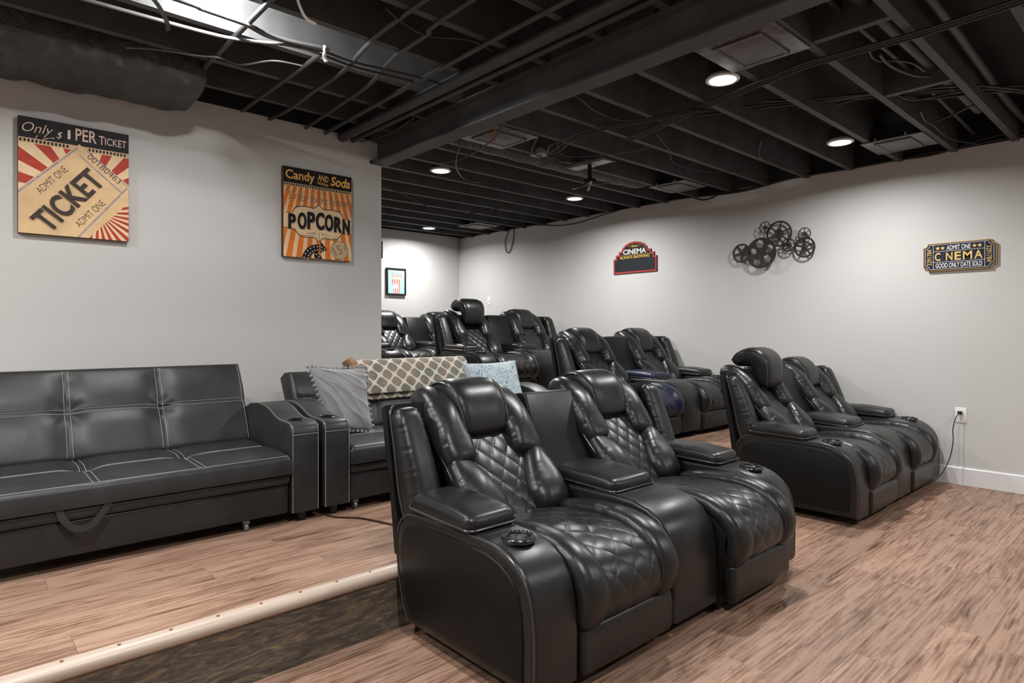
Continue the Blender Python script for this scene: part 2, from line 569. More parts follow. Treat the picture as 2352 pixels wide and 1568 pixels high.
        for a in idx:
            u, vv = us[a // m], vs[a % m]
            V.append(tuple(M4 @ Vector((u, vv, -th))))
        k = len(idx)
        for i in range(k):
            i2 = (i + 1) % k
            F.append((idx[i2], idx[i], o + i, o + i2))
        c = len(V); V.append(tuple(M4 @ Vector((w / 2, h / 2, -th))))
        for i in range(k):
            F.append((o + (i + 1) % k, o + i, c))
        return s.add(V, F)
    def obj(s, name, mat, parent=None, angle=38, flat=False, loc=None):
        me = bpy.data.meshes.new(name)
        me.from_pydata(s.v, [], s.f)
        if s.uv is not None:
            ul = me.uv_layers.new(name='uv')
            li = np.empty(len(me.loops), dtype=np.int32); me.loops.foreach_get('vertex_index', li)
            ul.data.foreach_set('uv', np.asarray(s.uv, dtype=np.float32)[li].ravel())
        me.validate(clean_customdata=False)
        if not flat:
            me.shade_smooth()
            me.set_sharp_from_angle(angle=math.radians(angle))
        me.materials.append(M[mat] if isinstance(mat, str) else mat)
        o = bpy.data.objects.new(name, me)
        if loc is not None: o.location = loc
        return link(o, parent)

def rrect(x0, x1, y0, y1, r, n=5):
    pts = []
    for cx, cy, a0 in ((x1 - r, y1 - r, 0), (x0 + r, y1 - r, 90), (x0 + r, y0 + r, 180), (x1 - r, y0 + r, 270)):
        for i in range(n + 1):
            a = math.radians(a0 + 90 * i / n)
            pts.append((cx + r * math.cos(a), cy + r * math.sin(a)))
    return pts

def text_mb(body, w=None, h=None, center=(0, 0), rot=0.0, z=0.0, depth=0.0006, bold=0.0, shear=0.0, spacing=1.0, round_=0.0):
    """lettering from the built-in font, scaled to w x h, as a flat raised mesh"""
    cu = bpy.data.curves.new('lettering', 'FONT')
    cu.body = body; cu.size = 1.0; cu.extrude = 0.0; cu.offset = bold; cu.shear = shear; cu.space_character = spacing
    cu.resolution_u = 5; cu.fill_mode = 'BOTH'; cu.extrude = 0.5
    ob = bpy.data.objects.new('lettering', cu); COL.objects.link(ob)
    bpy.context.view_layer.update()
    dg = bpy.context.evaluated_depsgraph_get()
    me = bpy.data.meshes.new_from_object(ob.evaluated_get(dg))
    v = np.array([q.co[:] for q in me.vertices]); f = [tuple(p.vertices) for p in me.polygons]
    bpy.data.objects.remove(ob, do_unlink=True); bpy.data.curves.remove(cu); bpy.data.meshes.remove(me)
    lo = v.min(0); hi = v.max(0)
    sx = (w / (hi[0] - lo[0])) if w else None; sy = (h / (hi[1] - lo[1])) if h else None
    sx = sx or sy; sy = sy or sx
    x = (v[:, 0] - (lo[0] + hi[0]) / 2) * sx; y = (v[:, 1] - (lo[1] + hi[1]) / 2) * sy
    zz = (v[:, 2] > 0) * depth + z
    c, s_ = math.cos(rot), math.sin(rot)
    V = np.stack([center[0] + c * x - s_ * y, center[1] + s_ * x + c * y, zz], 1)
    return V, f

def clip_poly(poly, win):
    """Sutherland-Hodgman against a convex counter-clockwise window"""
    out = poly
    for i in range(len(win)):
        a, b = win[i], win[(i + 1) % len(win)]
        inp, out = out, []
        if not inp: return []
        def side(p): return (b[0] - a[0]) * (p[1] - a[1]) - (b[1] - a[1]) * (p[0] - a[0])
        for j in range(len(inp)):
            p, q = inp[j], inp[(j + 1) % len(inp)]
            sp, sq = side(p), side(q)
            if sp >= 0: out.append(p)
            if (sp >= 0) != (sq >= 0):
                t = sp / (sp - sq)
                out.append((p[0] + t * (q[0] - p[0]), p[1] + t * (q[1] - p[1])))
    return out

def plates(polys, z0, z1):
    mb = MB()
    for pl in polys:
        if len(pl) >= 3:
            mb.prism(pl, z0, z1, 'z')
    return mb

def bore(o, c, r, depth):
    """drill a round hole down from c into mesh object o"""
    cut = MB().lathe([(0.0, -depth), (r, -depth), (r, 0.05), (0.0, 0.05)], c, 28)
    me = bpy.data.meshes.new('cutter'); me.from_pydata(cut.v, [], cut.f); me.validate()
    bm = bmesh.new(); bm.from_mesh(me); bmesh.ops.remove_doubles(bm, verts=bm.verts[:], dist=1e-5); bmesh.ops.recalc_face_normals(bm, faces=bm.faces[:]); bm.to_mesh(me); bm.free()
    co = bpy.data.objects.new('cutter', me); COL.objects.link(co)
    bm = bmesh.new(); bm.from_mesh(o.data); bmesh.ops.remove_doubles(bm, verts=bm.verts[:], dist=1e-6); bmesh.ops.recalc_face_normals(bm, faces=bm.faces[:]); bm.to_mesh(o.data); bm.free()
    par = o.parent; o.parent = None
    md = o.modifiers.new('bore', 'BOOLEAN'); md.operation = 'DIFFERENCE'; md.object = co; md.solver = 'EXACT'
    bpy.context.view_layer.update()
    nm = bpy.data.meshes.new_from_object(o.evaluated_get(bpy.context.evaluated_depsgraph_get()))
    o.modifiers.remove(md); bpy.data.objects.remove(co, do_unlink=True)
    if len(nm.polygons) > 10:
        nm.shade_smooth(); nm.set_sharp_from_angle(angle=math.radians(45)); o.data = nm
    o.parent = par

# ------------------------------------------------------------------ structure
def struct(o):
    o['kind'] = 'structure'
    return o

def wall_with_rim(name, x0, x1, y0, y1, z0, ztop=2.52):
    o = struct(MB().box(x0, x1, y0, y1, z0, ztop).obj(name, 'wall', flat=True))
    MB().box(x0, x1, y0, y1, ztop, Z_DECK).obj('rim_board', 'ceiling', o, flat=True)
    return o

wall_with_rim('wall_right', X_BACK, X_FRONT, Y_RIGHT, Y_RIGHT + 0.12, -0.02, 2.515)
wall_with_rim('wall_back', X_BACK - 0.12, X_BACK, Y_NEAR, Y_RIGHT + 0.12, -0.02, 2.53)
wall_with_rim('wall_front', X_FRONT, X_FRONT + 0.12, Y_NEAR, Y_RIGHT + 0.12, -0.02)
wall_with_rim('wall_near', X_BACK, X_FRONT, Y_NEAR - 0.12, Y_NEAR, -0.02)
# the partition behind the sofas: notched at its top end where the beam bears on it
wl = MB()
wl.prism([(Y_NEAR, 0.0), (Y_PART_END, 0.0), (Y_PART_END, 2.335), (2.225, 2.335), (2.225, 2.36), (2.296, 2.36), (2.296, 2.50), (Y_NEAR, 2.50)], X_PART - 0.12, X_PART, 'x')
wl_o = struct(wl.obj('wall_left', 'wall', flat=True))
MB().box(X_PART - 0.12, X_PART, Y_NEAR, 2.23, 2.50, Z_DECK).obj('rim_board', 'ceiling', wl_o, flat=True)

# baseboards
bb = MB()
bb.prism([(Y_RIGHT - 0.016, 0.0), (Y_RIGHT, 0.0), (Y_RIGHT, 0.13), (Y_RIGHT - 0.010, 0.13), (Y_RIGHT - 0.016, 0.122)], X_STEP + 0.02, X_FRONT, 'x')
struct(bb.obj('baseboard_right', 'white_trim', flat=True))
bb = MB()
bb.prism([(X_PART, Z_STEP), (X_PART + 0.016, Z_STEP), (X_PART + 0.016, Z_STEP + 0.122), (X_PART + 0.010, Z_STEP + 0.13), (X_PART, Z_STEP + 0.13)], Y_NEAR, Y_PART_END, 'y')
struct(bb.obj('baseboard_left', 'white_trim', flat=True))

# floors: slabs with planks laid on them, one object for each plank in view
floor = struct(MB().box(X_STEP - 0.02, X_FRONT, Y_NEAR, Y_RIGHT, -0.06, -0.006).obj('floor', 'black_matte', flat=True))
deck1 = struct(MB().box(X_STEP2 - 0.02, X_STEP, Y_NEAR, Y_RIGHT, -0.02, Z_STEP - 0.006).obj('floor', 'black_matte', flat=True))
deck2 = struct(MB().box(X_BACK, X_STEP2, Y_NEAR, Y_RIGHT, -0.02, Z_STEP2 - 0.006).obj('floor', 'black_matte', flat=True))
PW = 0.152
_pc = {}
def plank_mesh(wx, ly):
    key = (round(wx, 3), round(ly, 3))
    if key not in _pc:
        mb = MB()
        g = 0.0003; hx = wx / 2 - g; hy = ly / 2 - g; c = 0.0007
        V = [(-hx, -hy, -0.006), (hx, -hy, -0.006), (hx, hy, -0.006), (-hx, hy, -0.006),
             (-hx, -hy, -c), (hx, -hy, -c), (hx, hy, -c), (-hx, hy, -c),
             (-hx + c, -hy + c, 0), (hx - c, -hy + c, 0), (hx - c, hy - c, 0), (-hx + c, hy - c, 0)]
        F = [(3, 2, 1, 0), (8, 9, 10, 11)]
        for a in (0, 4):
            for i in range(4):
                j = (i + 1) % 4
                F.append((a + i, a + j, a + 4 + j, a + 4 + i))
        me = bpy.data.meshes.new('plank'); me.from_pydata(V, [], F); me.materials.append(M['plank'])
        _pc[key] = me
    return _pc[key]

def lay(parent, xs0, xs1, x_edge, ys0, ys1, z, fixed={}, vis=None):
    rr = random.Random(int(abs(x_edge) * 1000) + 5)
    r0 = math.floor((xs0 - x_edge) / PW); r1 = math.ceil((xs1 - x_edge) / PW)
    rest = MB()
    for r in range(r0, r1):
        a = max(xs0, x_edge + r * PW); b = min(xs1, x_edge + (r + 1) * PW)
        if b - a < 0.01: continue
        joint = fixed.get(r, rr.uniform(0, 1.22))
        y = joint - math.ceil((joint - ys0) / 1.22) * 1.22
        while y < ys1:
            c, d = max(y, ys0), min(y + 1.22, ys1)
            y += 1.22
            if d - c < 0.02: continue
            if vis(a, b, c, d):
                o = bpy.data.objects.new('plank', plank_mesh(b - a, d - c))
                o.location = ((a + b) / 2, (c + d) / 2, z); link(o, parent)
            else:
                rest.box(a + .0006, b - .0006, c + .0006, d - .0006, z - 0.006, z)
    if rest.v:
        tag(rest.obj('plank_field', 'plank', parent, flat=True), kind='stuff')

lay(floor, X_STEP, X_FRONT, -0.988, Y_NEAR, Y_RIGHT, 0.0, {-1: 3.267, 1: 2.408, 2: 2.886, 0: 2.0, 3: 1.6, -2: 2.778},
    lambda a, b, c, d: b < 0.45 and d > 0.9)
lay(deck1, X_STEP2, X_STEP, -2.879, Y_NEAR, Y_RIGHT, Z_STEP, {0: 0.268, 2: 0.735, 4: 0.277, 1: 1.05, 3: -0.1},
    lambda a, b, c, d: (b > -3.2 and d > 0.0 and c < 2.0) or (b > -3.3 and d > 3.3))
lay(deck2, X_BACK, X_STEP2, -5.0, Y_NEAR, Y_RIGHT, Z_STEP2, {}, lambda a, b, c, d: False)

# stained plywood risers and the pale half-round nosing
r1 = struct(MB().box(X_STEP, X_STEP + 0.018, Y_NEAR, Y_RIGHT, 0.0, Z_STEP - 0.02).obj('trim_1', 'plywood', flat=True))
r2 = struct(MB().box(X_STEP2, X_STEP2 + 0.018, Y_NEAR, Y_RIGHT, Z_STEP, Z_STEP2 - 0.02).obj('trim_2', 'plywood', flat=True))
def nosing(name, x, z):
    pr = [(x - 0.012, z), (x - 0.012, z + 0.004), (x + 0.006, z + 0.006), (x + 0.020, z + 0.004), (x + 0.031, z - 0.004), (x + 0.037, z - 0.016),
          (x + 0.034, z - 0.030), (x + 0.026, z - 0.038), (x + 0.019, z - 0.040), (x + 0.018, z - 0.02), (x, z - 0.004)]
    o = struct(MB().prism(pr, Y_NEAR, Y_RIGHT, 'y').obj(name, 'nosing', angle=50))
    return o
n1 = nosing('trim_3', X_STEP, Z_STEP)
nosing('trim_4', X_STEP2, Z_STEP2)
for k in range(10):
    MB().lathe([(0.0, 0.0022), (0.0045, 0.0020), (0.0055, 0.0)], (X_STEP + 0.006, 0.10 + k * 0.135, Z_STEP + 0.0055), 10).obj('screw', 'screw', n1)

# ceiling: black deck, joists, blocking, steel beam
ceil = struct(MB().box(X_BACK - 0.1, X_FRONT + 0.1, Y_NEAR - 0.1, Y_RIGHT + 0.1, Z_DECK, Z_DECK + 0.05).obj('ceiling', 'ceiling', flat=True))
jm = {}
def joist(x, y0, y1):
    key = (y0, y1)
    if key not in jm:
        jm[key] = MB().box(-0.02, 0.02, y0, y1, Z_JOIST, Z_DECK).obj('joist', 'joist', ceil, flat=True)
        o = jm[key]
    else:
        o = jm[key].copy(); COL.objects.link(o)
    o.location.x = x
jx = [-7.04 + 0.3625 * k for k in range(27)]
for x in jx:
    if x < X_FRONT: joist(x, 2.32, Y_RIGHT)
for x in jx:
    if X_PART < x < X_FRONT: joist(x + 0.10, Y_NEAR, 2.27)
for x in jx[:9]:
    joist(x, Y_NEAR, 2.2)
for (xa, xb, y) in ((-1.22, -0.88, 3.03), (-1.22, -0.88, 4.03), (-0.86, -0.53, 2.75)):
    MB().box(xa, xb, y - 0.02, y + 0.02, Z_JOIST + 0.005, Z_DECK).obj('blocking', 'joist', ceil, flat=True)
bm_ = MB()
bm_.prism([(2.235, 2.335), (2.350, 2.335), (2.350, 2.347), (2.302, 2.350), (2.302, 2.49), (2.35, 2.49), (2.35, 2.502), (2.235, 2.502), (2.235, 2.49), (2.286, 2.49), (2.286, 2.350), (2.235, 2.347)], X_PART - 0.12, X_FRONT, 'x')
bm_.obj('steel_beam', 'joist', ceil, flat=True)

# ------------------------------------------------------------------ recessed lamps
def downlight(x, y, label, group=None, power=1.0):
    t = thing('recessed_light', label, 'ceiling light', (x, y, Z_JOIST), group=group)
    MB().lathe([(0.068, 0.001), (0.071, -0.005), (0.082, -0.006), (0.088, -0.002), (0.088, 0.004), (0.066, 0.03), (0.060, 0.03)], (0, 0, 0), 32).obj('trim_ring', 'white_plastic', t)
    MB().lathe([(0.0, -0.0015), (0.03, -0.002), (0.0682, 0.001), (0.0682, 0.006), (0.0, 0.006)], (0, 0, 0), 32).obj('lens', 'lens', t)
    MB().lathe([(0.0, 0.10), (0.07, 0.10), (0.075, 0.08), (0.075, 0.006), (0.062, 0.006), (0.062, 0.08), (0.0, 0.085)], (0, 0, 0), 24).obj('housing', 'black_matte', t)
    ld = bpy.data.lights.new('lamp', 'AREA')
    ld.shape = 'DISK'; ld.size = 0.115; ld.energy = LAMP_POWER * power; ld.color = LAMP_COLOR
    ld.spread = math.radians(LAMP_SPREAD)
    lo = bpy.data.objects.new('lamp', ld); lo.location = (0, 0, -0.010); link(lo, t)
    return t
downlight(-1.722, 3.092, 'bright round recessed light nearest the steel beam, beside the framed ceiling register', 'recessed ceiling lights')
downlight(-1.729, 4.743, 'round recessed light near the right wall, above the front loveseat by the outlet', 'recessed ceiling lights')
downlight(-4.297, 3.087, 'round recessed light beyond the beam end, left of the projector bracket', 'recessed ceiling lights')
downlight(-4.283, 4.750, 'round recessed light above the marquee sign, beyond the projector bracket', 'recessed ceiling lights')
downlight(-6.804, 4.700, 'farthest small round recessed light near the back wall corner', 'recessed ceiling lights', 1.0)
for (x, y, pw) in ((0.85, 3.09, 0.85), (0.85, 4.75, 0.85), (-6.804, 3.09, 1.0), (-0.2, 0.8, 1.2), (-1.7, 0.0, 1.1), (-2.62, -1.1, 1.5)):  # rows continued, plus an unseen lamp added to brighten the left wall
    downlight(x, y, 'recessed light out of the picture, one of an unseen set including a lamp added to brighten the left wall', 'recessed lights out of the picture', pw)

# bare bulb in the left ceiling, just above the picture's top edge
lb = thing('ceiling_bulb', 'bare bulb just above the top edge, lighting the cables at upper left', 'ceiling light', (-2.70, 0.86, 2.56))
MB().lathe([(0.0, 0.20), (0.055, 0.20), (0.055, 0.185), (0.03, 0.17), (0.022, 0.06), (0.0, 0.055)], (0, 0, 0), 20).obj('lampholder', 'white_plastic', lb)
MB().lathe([(0.0, -0.032), (0.015, -0.029), (0.026, -0.018), (0.030, 0.0), (0.027, 0.016), (0.016, 0.038), (0.013, 0.056), (0.0, 0.056)], (0, 0, 0), 24).obj('glass_bulb', 'lens', lb)
ld = bpy.data.lights.new('bulb', 'POINT'); ld.energy = BULB_POWER; ld.color = LAMP_COLOR; ld.shadow_soft_size = 0.034
lo = bpy.data.objects.new('bulb', ld); link(lo, lb)

# ------------------------------------------------------------------ reclining loveseat
SEAT_Y = 0.425
B0 = np.array([-0.123, 0.405]); VD = np.array([-0.676, 0.737]); ND = np.array([0.737, 0.676])
def bk(y, v, n):
    q = B0 + VD * v + ND * n
    return (q[0], y, q[1])

ARM_PROFILE = [(-0.27, 0.055), (-0.315, 0.14), (-0.345, 0.26), (-0.352, 0.35), (-0.335, 0.42), (-0.29, 0.460), (-0.22, 0.476), (-0.05, 0.479),
               (0.12, 0.480), (0.22, 0.476), (0.29, 0.459), (0.345, 0.425), (0.385, 0.375), (0.405, 0.30), (0.412, 0.20), (0.410, 0.055)]

def pad_mesh(hw, x0, x1, z):
    mb = MB()
    xm = (x0 + x1) / 2
    mb.puff([(x0, 0, z + 0.006, hw * 0.97, 0.046, 0.034), (x0 * 0.6 + x1 * 0.4, 0, z + 0.004, hw * 1.0, 0.050, 0.034), (x0 * 0.3 + x1 * 0.7, 0, z, hw, 0.048, 0.034), (x1, 0, z - 0.004, hw * 0.97, 0.040, 0.034)],
            n=26, m=30, p=0.38, q=0.62, cap=(0.045, 0.04), pucker=0.0, wave=0.002, seed=2)
    return mb

def pad_piping(hw, x0, x1, z):
    pts = [(x, y, z + 0.006 - 0.010 * (x - x0) / (x1 - x0)) for x, y in rrect(x0 - 0.001, x1 + 0.001, -hw - 0.0005, hw + 0.0005, 0.032, 6)]
    return MB().tube(pts, 0.0042, 6, closed=True)

def make_loveseat():
    t = thing('recliner_loveseat', 'x', 'loveseat')
    # flat outside back and the tall narrow side wings
    mb = MB()
    mb.prism([(-0.315, 0.29), (-0.365, 0.29), (-0.395, 0.50), (-0.465, 0.845), (-0.435, 0.857), (-0.36, 0.50)], -0.885, 0.885, 'y', 0.008)
    mb.obj('back_panel', 'leather_shaded', t)
    for sgn in (-1, 1):
        mb = MB()
        yc = sgn * 0.805
        mb.puff([(-0.265, yc, 0.39, 0.072, 0.078, 0.06), (-0.300, yc, 0.50, 0.078, 0.076, 0.06), (-0.345, yc * 1.004, 0.66, 0.072, 0.062, 0.05), (-0.405, yc * 1.012, 0.845, 0.058, 0.040, 0.035)],
                wdir=(0, -1, 0), p=0.62, q=0.8, cap=(0.03, 0.05), pucker=0.005, n=60, seed=5 + sgn)
        wg = mb.obj('wing', 'leather', t)
        ye = yc + sgn * 0.073
        MB().tube([(-0.285, ye, 0.41), (-0.325, ye + sgn * 0.006, 0.52), (-0.366, ye + sgn * 0.003, 0.69), (-0.412, ye - sgn * 0.006, 0.830), (-0.418, ye - sgn * 0.03, 0.855)], 0.0045, 6, n=30).obj('piping', 'piping', wg)
    # console between the seats
    mb = MB()
    cp = [(-0.30, 0.055)] + [(x, z + (0.004 if z > 0.3 else 0)) for x, z in ARM_PROFILE[2:]]
    mb.prism(cp, -0.160, 0.160, 'y', 0.016, 3)
    con = mb.obj('console', 'leather', t, angle=45)
    MB().tube([(x, -0.1475, z + 0.0035) for x, z in [(0.02, 0.4835), (0.14, 0.484), (0.22, 0.480), (0.29, 0.463), (0.345, 0.429), (0.385, 0.379)]], 0.002, 6, n=24).obj('stitching', 'piping', con)
    pad_mesh(0.142, -0.245, 0.120, 0.500).obj('armrest_pad', 'leather', con)
    pad_piping(0.142, -0.245, 0.120, 0.494).obj('pad_piping', 'piping', con)
    mb = MB()
    mb.prism([(-0.19, 0.44), (-0.26, 0.44), (-0.40, 0.70), (-0.455, 0.848), (-0.415, 0.860), (-0.392, 0.850), (-0.315, 0.65)], -0.162, 0.162, 'y', 0.012, 3)
    mb.obj('console_back', 'leather_shaded', t, angle=45)
    # arms
    for sgn in (-1, 1):
        mb = MB()
        y0, y1 = (0.682, 0.885) if sgn > 0 else (-0.885, -0.682)
        mb.prism(ARM_PROFILE, y0, y1, 'y', 0.022, 4)
        arm = mb.obj('arm', 'leather', t, angle=50)
        yo = sgn * 0.885
        inner = []
        cx, cz = 0.02, 0.27
        for x, z in ARM_PROFILE:
            inner.append((cx + (x - cx) * 0.885, max(0.058, cz + (z - cz) * 0.83)))
        MB().prism(inner, yo - sgn * 0.004, yo + sgn * 0.0075, 'y', 0.006, 2).obj('side_panel', 'leather_shaded', arm, angle=50)
        MB().tube([(x, yo - sgn * 0.004, z) for x, z in [(cx + (a - cx) * 0.985, cz + (b - cz) * 0.97) for a, b in ARM_PROFILE]], 0.0042, 6, n=60).obj('piping', 'piping', arm)
        ya = sgn * 0.785
        p_ = pad_mesh(0.112, -0.255, 0.120, 0.500).obj('armrest_pad', 'leather', arm); p_.location.y = ya
        p_ = pad_piping(0.112, -0.255, 0.120, 0.494).obj('pad_piping', 'piping', arm); p_.location.y = ya
        c = (0.235, ya, 0.475)
        bore(arm, c, 0.0415, 0.07)
        ring = MB().lathe([(0.040, -0.01), (0.040, 0.007), (0.043, 0.010), (0.050, 0.010), (0.055, 0.005), (0.057, -0.004)], c, 32)
        for k in range(14):
            a = math.radians(70 + k * 16)
            ring.lathe([(0.0, 0.0135), (0.003, 0.013), (0.0045, 0.007)], (c[0] + 0.050 * math.cos(a), c[1] + 0.050 * math.sin(a), c[2]), 8)
        ring.obj('cup_holder_ring', 'black_plastic', arm)
        MB().lathe([(0.0405, 0.004), (0.039, 0.0), (0.037, -0.055), (0.034, -0.058), (0.0, -0.058)], c, 28).obj('cup_well', 'chrome', arm)
    # two seats with their backs
    for side in (-1, 1):
        yc = side * SEAT_Y
        mb = MB()
        mb.prism([(-0.30, 0.06), (-0.34, 0.30), (-0.20, 0.40), (0.30, 0.40), (0.385, 0.33), (0.372, 0.20), (0.36, 0.06)], yc - 0.255, yc + 0.255, 'y', 0.01)
        mb.box(-0.24, 0.34, yc - 0.24, yc + 0.24, 0.0, 0.06, 0.01)
        seat = mb.obj('seat', 'leather_shaded', t)
        SP = [(-0.135, 0.408), (0.0, 0.422), (0.16, 0.430), (0.29, 0.418), (0.380, 0.380), (0.430, 0.315), (0.430, 0.250), (0.395, 0.204), (0.345, 0.190)]
        qp = [(x, yc, z, 0.168, 0.010) for x, z in SP]
        MB().quilt(qp, (0.100, 0.118), 0.0042, n=190, m=90).obj('quilted_cushion', 'leather', seat)
        MB().quilt_seams(qp, (0.100, 0.118), 0.0008).obj('seam_glints', 'seam_glint', seat)
        for s2 in (-1, 1):
            yb = yc + s2 * 0.199
            BP = [(-0.11, 0.405), (0.0, 0.425), (0.16, 0.434), (0.280, 0.420), (0.362, 0.380), (0.405, 0.318), (0.402, 0.255), (0.368, 0.212), (0.33, 0.198)]
            hw = [0.052, 0.054, 0.054, 0.057, 0.061, 0.064, 0.064, 0.058, 0.045]
            up = [0.028, 0.032, 0.036, 0.042, 0.048, 0.052, 0.050, 0.044, 0.03]
            mb = MB().puff([(x, yb, z, hw[i], up[i], 0.03) for i, (x, z) in enumerate(BP)], n=64, m=26, p=0.8, q=0.85, cap=(0.04, 0.035), pucker=0.004, seed=11 + s2)
            so = mb.obj('side_bolster', 'leather', seat)
            MB().tube([(x + 0.004, yb - s2 * 0.050, z + 0.030) for x, z in BP[3:5]] + [(BP[5][0] + 0.036, yb - s2 * 0.052, BP[5][1] + 0.012), (BP[6][0] + 0.032, yb - s2 * 0.052, BP[6][1] - 0.012), (BP[7][0] + 0.02, yb - s2 * 0.048, BP[7][1] - 0.026)], 0.0022, 5, n=24).obj('stitching', 'piping', so)
        # lower padded footrest panel
        mb = MB().puff([(0.392, yc - 0.252, 0.126, 0.078, 0.030, 0.03), (0.394, yc, 0.126, 0.079, 0.034, 0.03), (0.392, yc + 0.252, 0.126, 0.078, 0.030, 0.03)],
                       n=24, m=24, p=0.45, q=0.7, wdir=(0, 0, -1), cap=(0.02, 0.02))
        # normal of this sweep must face the front
        mb.obj('footrest_panel', 'leather', seat)
        # backrest
        yc -= 0.018
        mb = MB()
        prof = [bk(0, -0.02, 0.0), bk(0, 0.30, 0.0), bk(0, 0.53, -0.02), bk(0, 0.56, -0.06), bk(0, 0.54, -0.12), bk(0, 0.25, -0.13), bk(0, -0.02, -0.12)]
        mb.prism([(p[0], p[2]) for p in prof], yc - 0.245, yc + 0.245, 'y', 0.03, 3)
        back = mb.obj('backrest', 'leather_shaded', t)
        qp = [(*bk(yc, v, n), 0.155, 0.010) for v, n in ((-0.02, 0.012), (0.08, 0.026), (0.18, 0.033), (0.28, 0.034), (0.42, 0.030))]
        MB().quilt(qp, (0.085, 0.108), 0.0055, n=130, m=84, wdir=(0, -1, 0)).obj('quilted_panel', 'leather', back)
        MB().quilt_seams(qp, (0.085, 0.108), 0.0008, wdir=(0, -1, 0)).obj('seam_glints', 'seam_glint', back)
        for s2 in (-1, 1):
            def yy(a): return yc + s2 * a
            lo_ = [(*bk(yy(0.165), -0.03, 0.02), 0.085, 0.055, 0.05), (*bk(yy(0.170), 0.06, 0.03), 0.098, 0.066, 0.05), (*bk(yy(0.186), 0.15, 0.032), 0.086, 0.064, 0.05), (*bk(yy(0.205), 0.235, 0.028), 0.060, 0.052, 0.05), (*bk(yy(0.218), 0.285, 0.02), 0.036, 0.034, 0.04)]
            MB().puff(lo_, n=36, wdir=(0, -1, 0), p=0.85, q=0.85, cap=(0.05, 0.03), pucker=0.0035, wave=0.004, seed=21 + s2).obj('lower_bolster', 'leather', back)
            up_ = [(*bk(yy(0.176), 0.238, 0.022), 0.070, 0.052, 0.05), (*bk(yy(0.184), 0.30, 0.030), 0.082, 0.068, 0.05), (*bk(yy(0.186), 0.40, 0.038), 0.084, 0.074, 0.06), (*bk(yy(0.182), 0.505, 0.040), 0.082, 0.072, 0.06), (*bk(yy(0.176), 0.590, 0.012), 0.075, 0.062, 0.06), (*bk(yy(0.170), 0.620, -0.045), 0.064, 0.052, 0.05)]
            MB().puff(up_, n=48, wdir=(0, -1, 0), p=0.85, q=0.85, cap=(0.04, 0.04), pucker=0.004, wave=0.004, seed=31 + s2).obj('upper_bolster', 'leather', back)
            ed = [bk(yy(0.256), 0.0, 0.035), bk(yy(0.262), 0.12, 0.04), bk(yy(0.262), 0.28, 0.032), bk(yy(0.261), 0.40, 0.048), bk(yy(0.248), 0.51, 0.05), bk(yy(0.226), 0.59, 0.03), bk(yy(0.205), 0.64, -0.015)]
            MB().tube(ed, 0.0045, 6, n=50).obj('piping', 'piping', back)
        hd = [(*bk(yc, 0.368, 0.036), 0.118, 0.032, 0.04), (*bk(yc, 0.44, 0.070), 0.126, 0.044, 0.07), (*bk(yc, 0.52, 0.092), 0.136, 0.050, 0.09), (*bk(yc, 0.585, 0.080), 0.143, 0.050, 0.09), (*bk(yc, 0.625, 0.030), 0.145, 0.048, 0.08), (*bk(yc, 0.630, -0.040), 0.143, 0.044, 0.06), (*bk(yc, 0.595, -0.105), 0.138, 0.034, 0.04)]
        head = MB().puff([(a - bk(0, 0.46, 0)[0], b - yc, c - bk(0, 0.46, 0)[2], d_, e, f_) for a, b, c, d_, e, f_ in hd], n=44, m=34, wdir=(0, -1, 0), p=0.36, q=0.75, cap=(0.035, 0.03), pucker=0.002, seed=41).obj('headrest', 'leather', back)
        head.location = (bk(0, 0.46, 0)[0], yc, bk(0, 0.46, 0)[2])
        for s2 in (-1, 1):
            pm = MB()
            rows = crom([(a - bk(0, 0.46, 0)[0], b - yc, c - bk(0, 0.46, 0)[2], d_, e, f_) for a, b, c, d_, e, f_ in hd], 40)
            T = unit(np.gradient(rows[:, :3], axis=0)); Nn = np.cross(T, np.array([0, -1.0, 0]))
            pts = rows[:, :3] + Nn * (rows[:, 4:5] * 0.66); pts[:, 1] += s2 * (rows[:, 3] * 0.968)
            hp = pm.tube(pts[2:-2], 0.0045, 6).obj('headrest_piping', 'piping', back)
            hp.location = head.location
    return t

def set_mat(o, mat):
    for sl in o.material_slots:
        sl.link = 'OBJECT'; sl.material = M[mat]

def place_loveseat(t, loc, label, sy=1.0, rz=0.0, raised=(), navy=None):
    t.location = loc; t.scale = (1, sy, 1); t.rotation_euler = (0, 0, math.radians(rz)); t['label'] = label
    t['group'] = 'black reclining theatre loveseats'
    for ch in t.children:
        if ch.name.startswith('backrest'):
            for g in ch.children:
                if g.name.startswith('headrest') and any(abs(g.location.y - s * SEAT_Y) < 0.1 for s in raised):
                    g.location.x += 0.060; g.location.z += 0.078
                    g.rotation_euler = (0, math.radians(20), 0)
        if navy is not None:  # this seat and pad carry the painted blue light cast
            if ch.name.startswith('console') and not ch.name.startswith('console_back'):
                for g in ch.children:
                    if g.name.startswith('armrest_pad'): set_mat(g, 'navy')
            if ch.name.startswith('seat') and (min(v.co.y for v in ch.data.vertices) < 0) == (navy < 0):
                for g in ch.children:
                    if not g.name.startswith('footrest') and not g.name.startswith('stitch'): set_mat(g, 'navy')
    return t

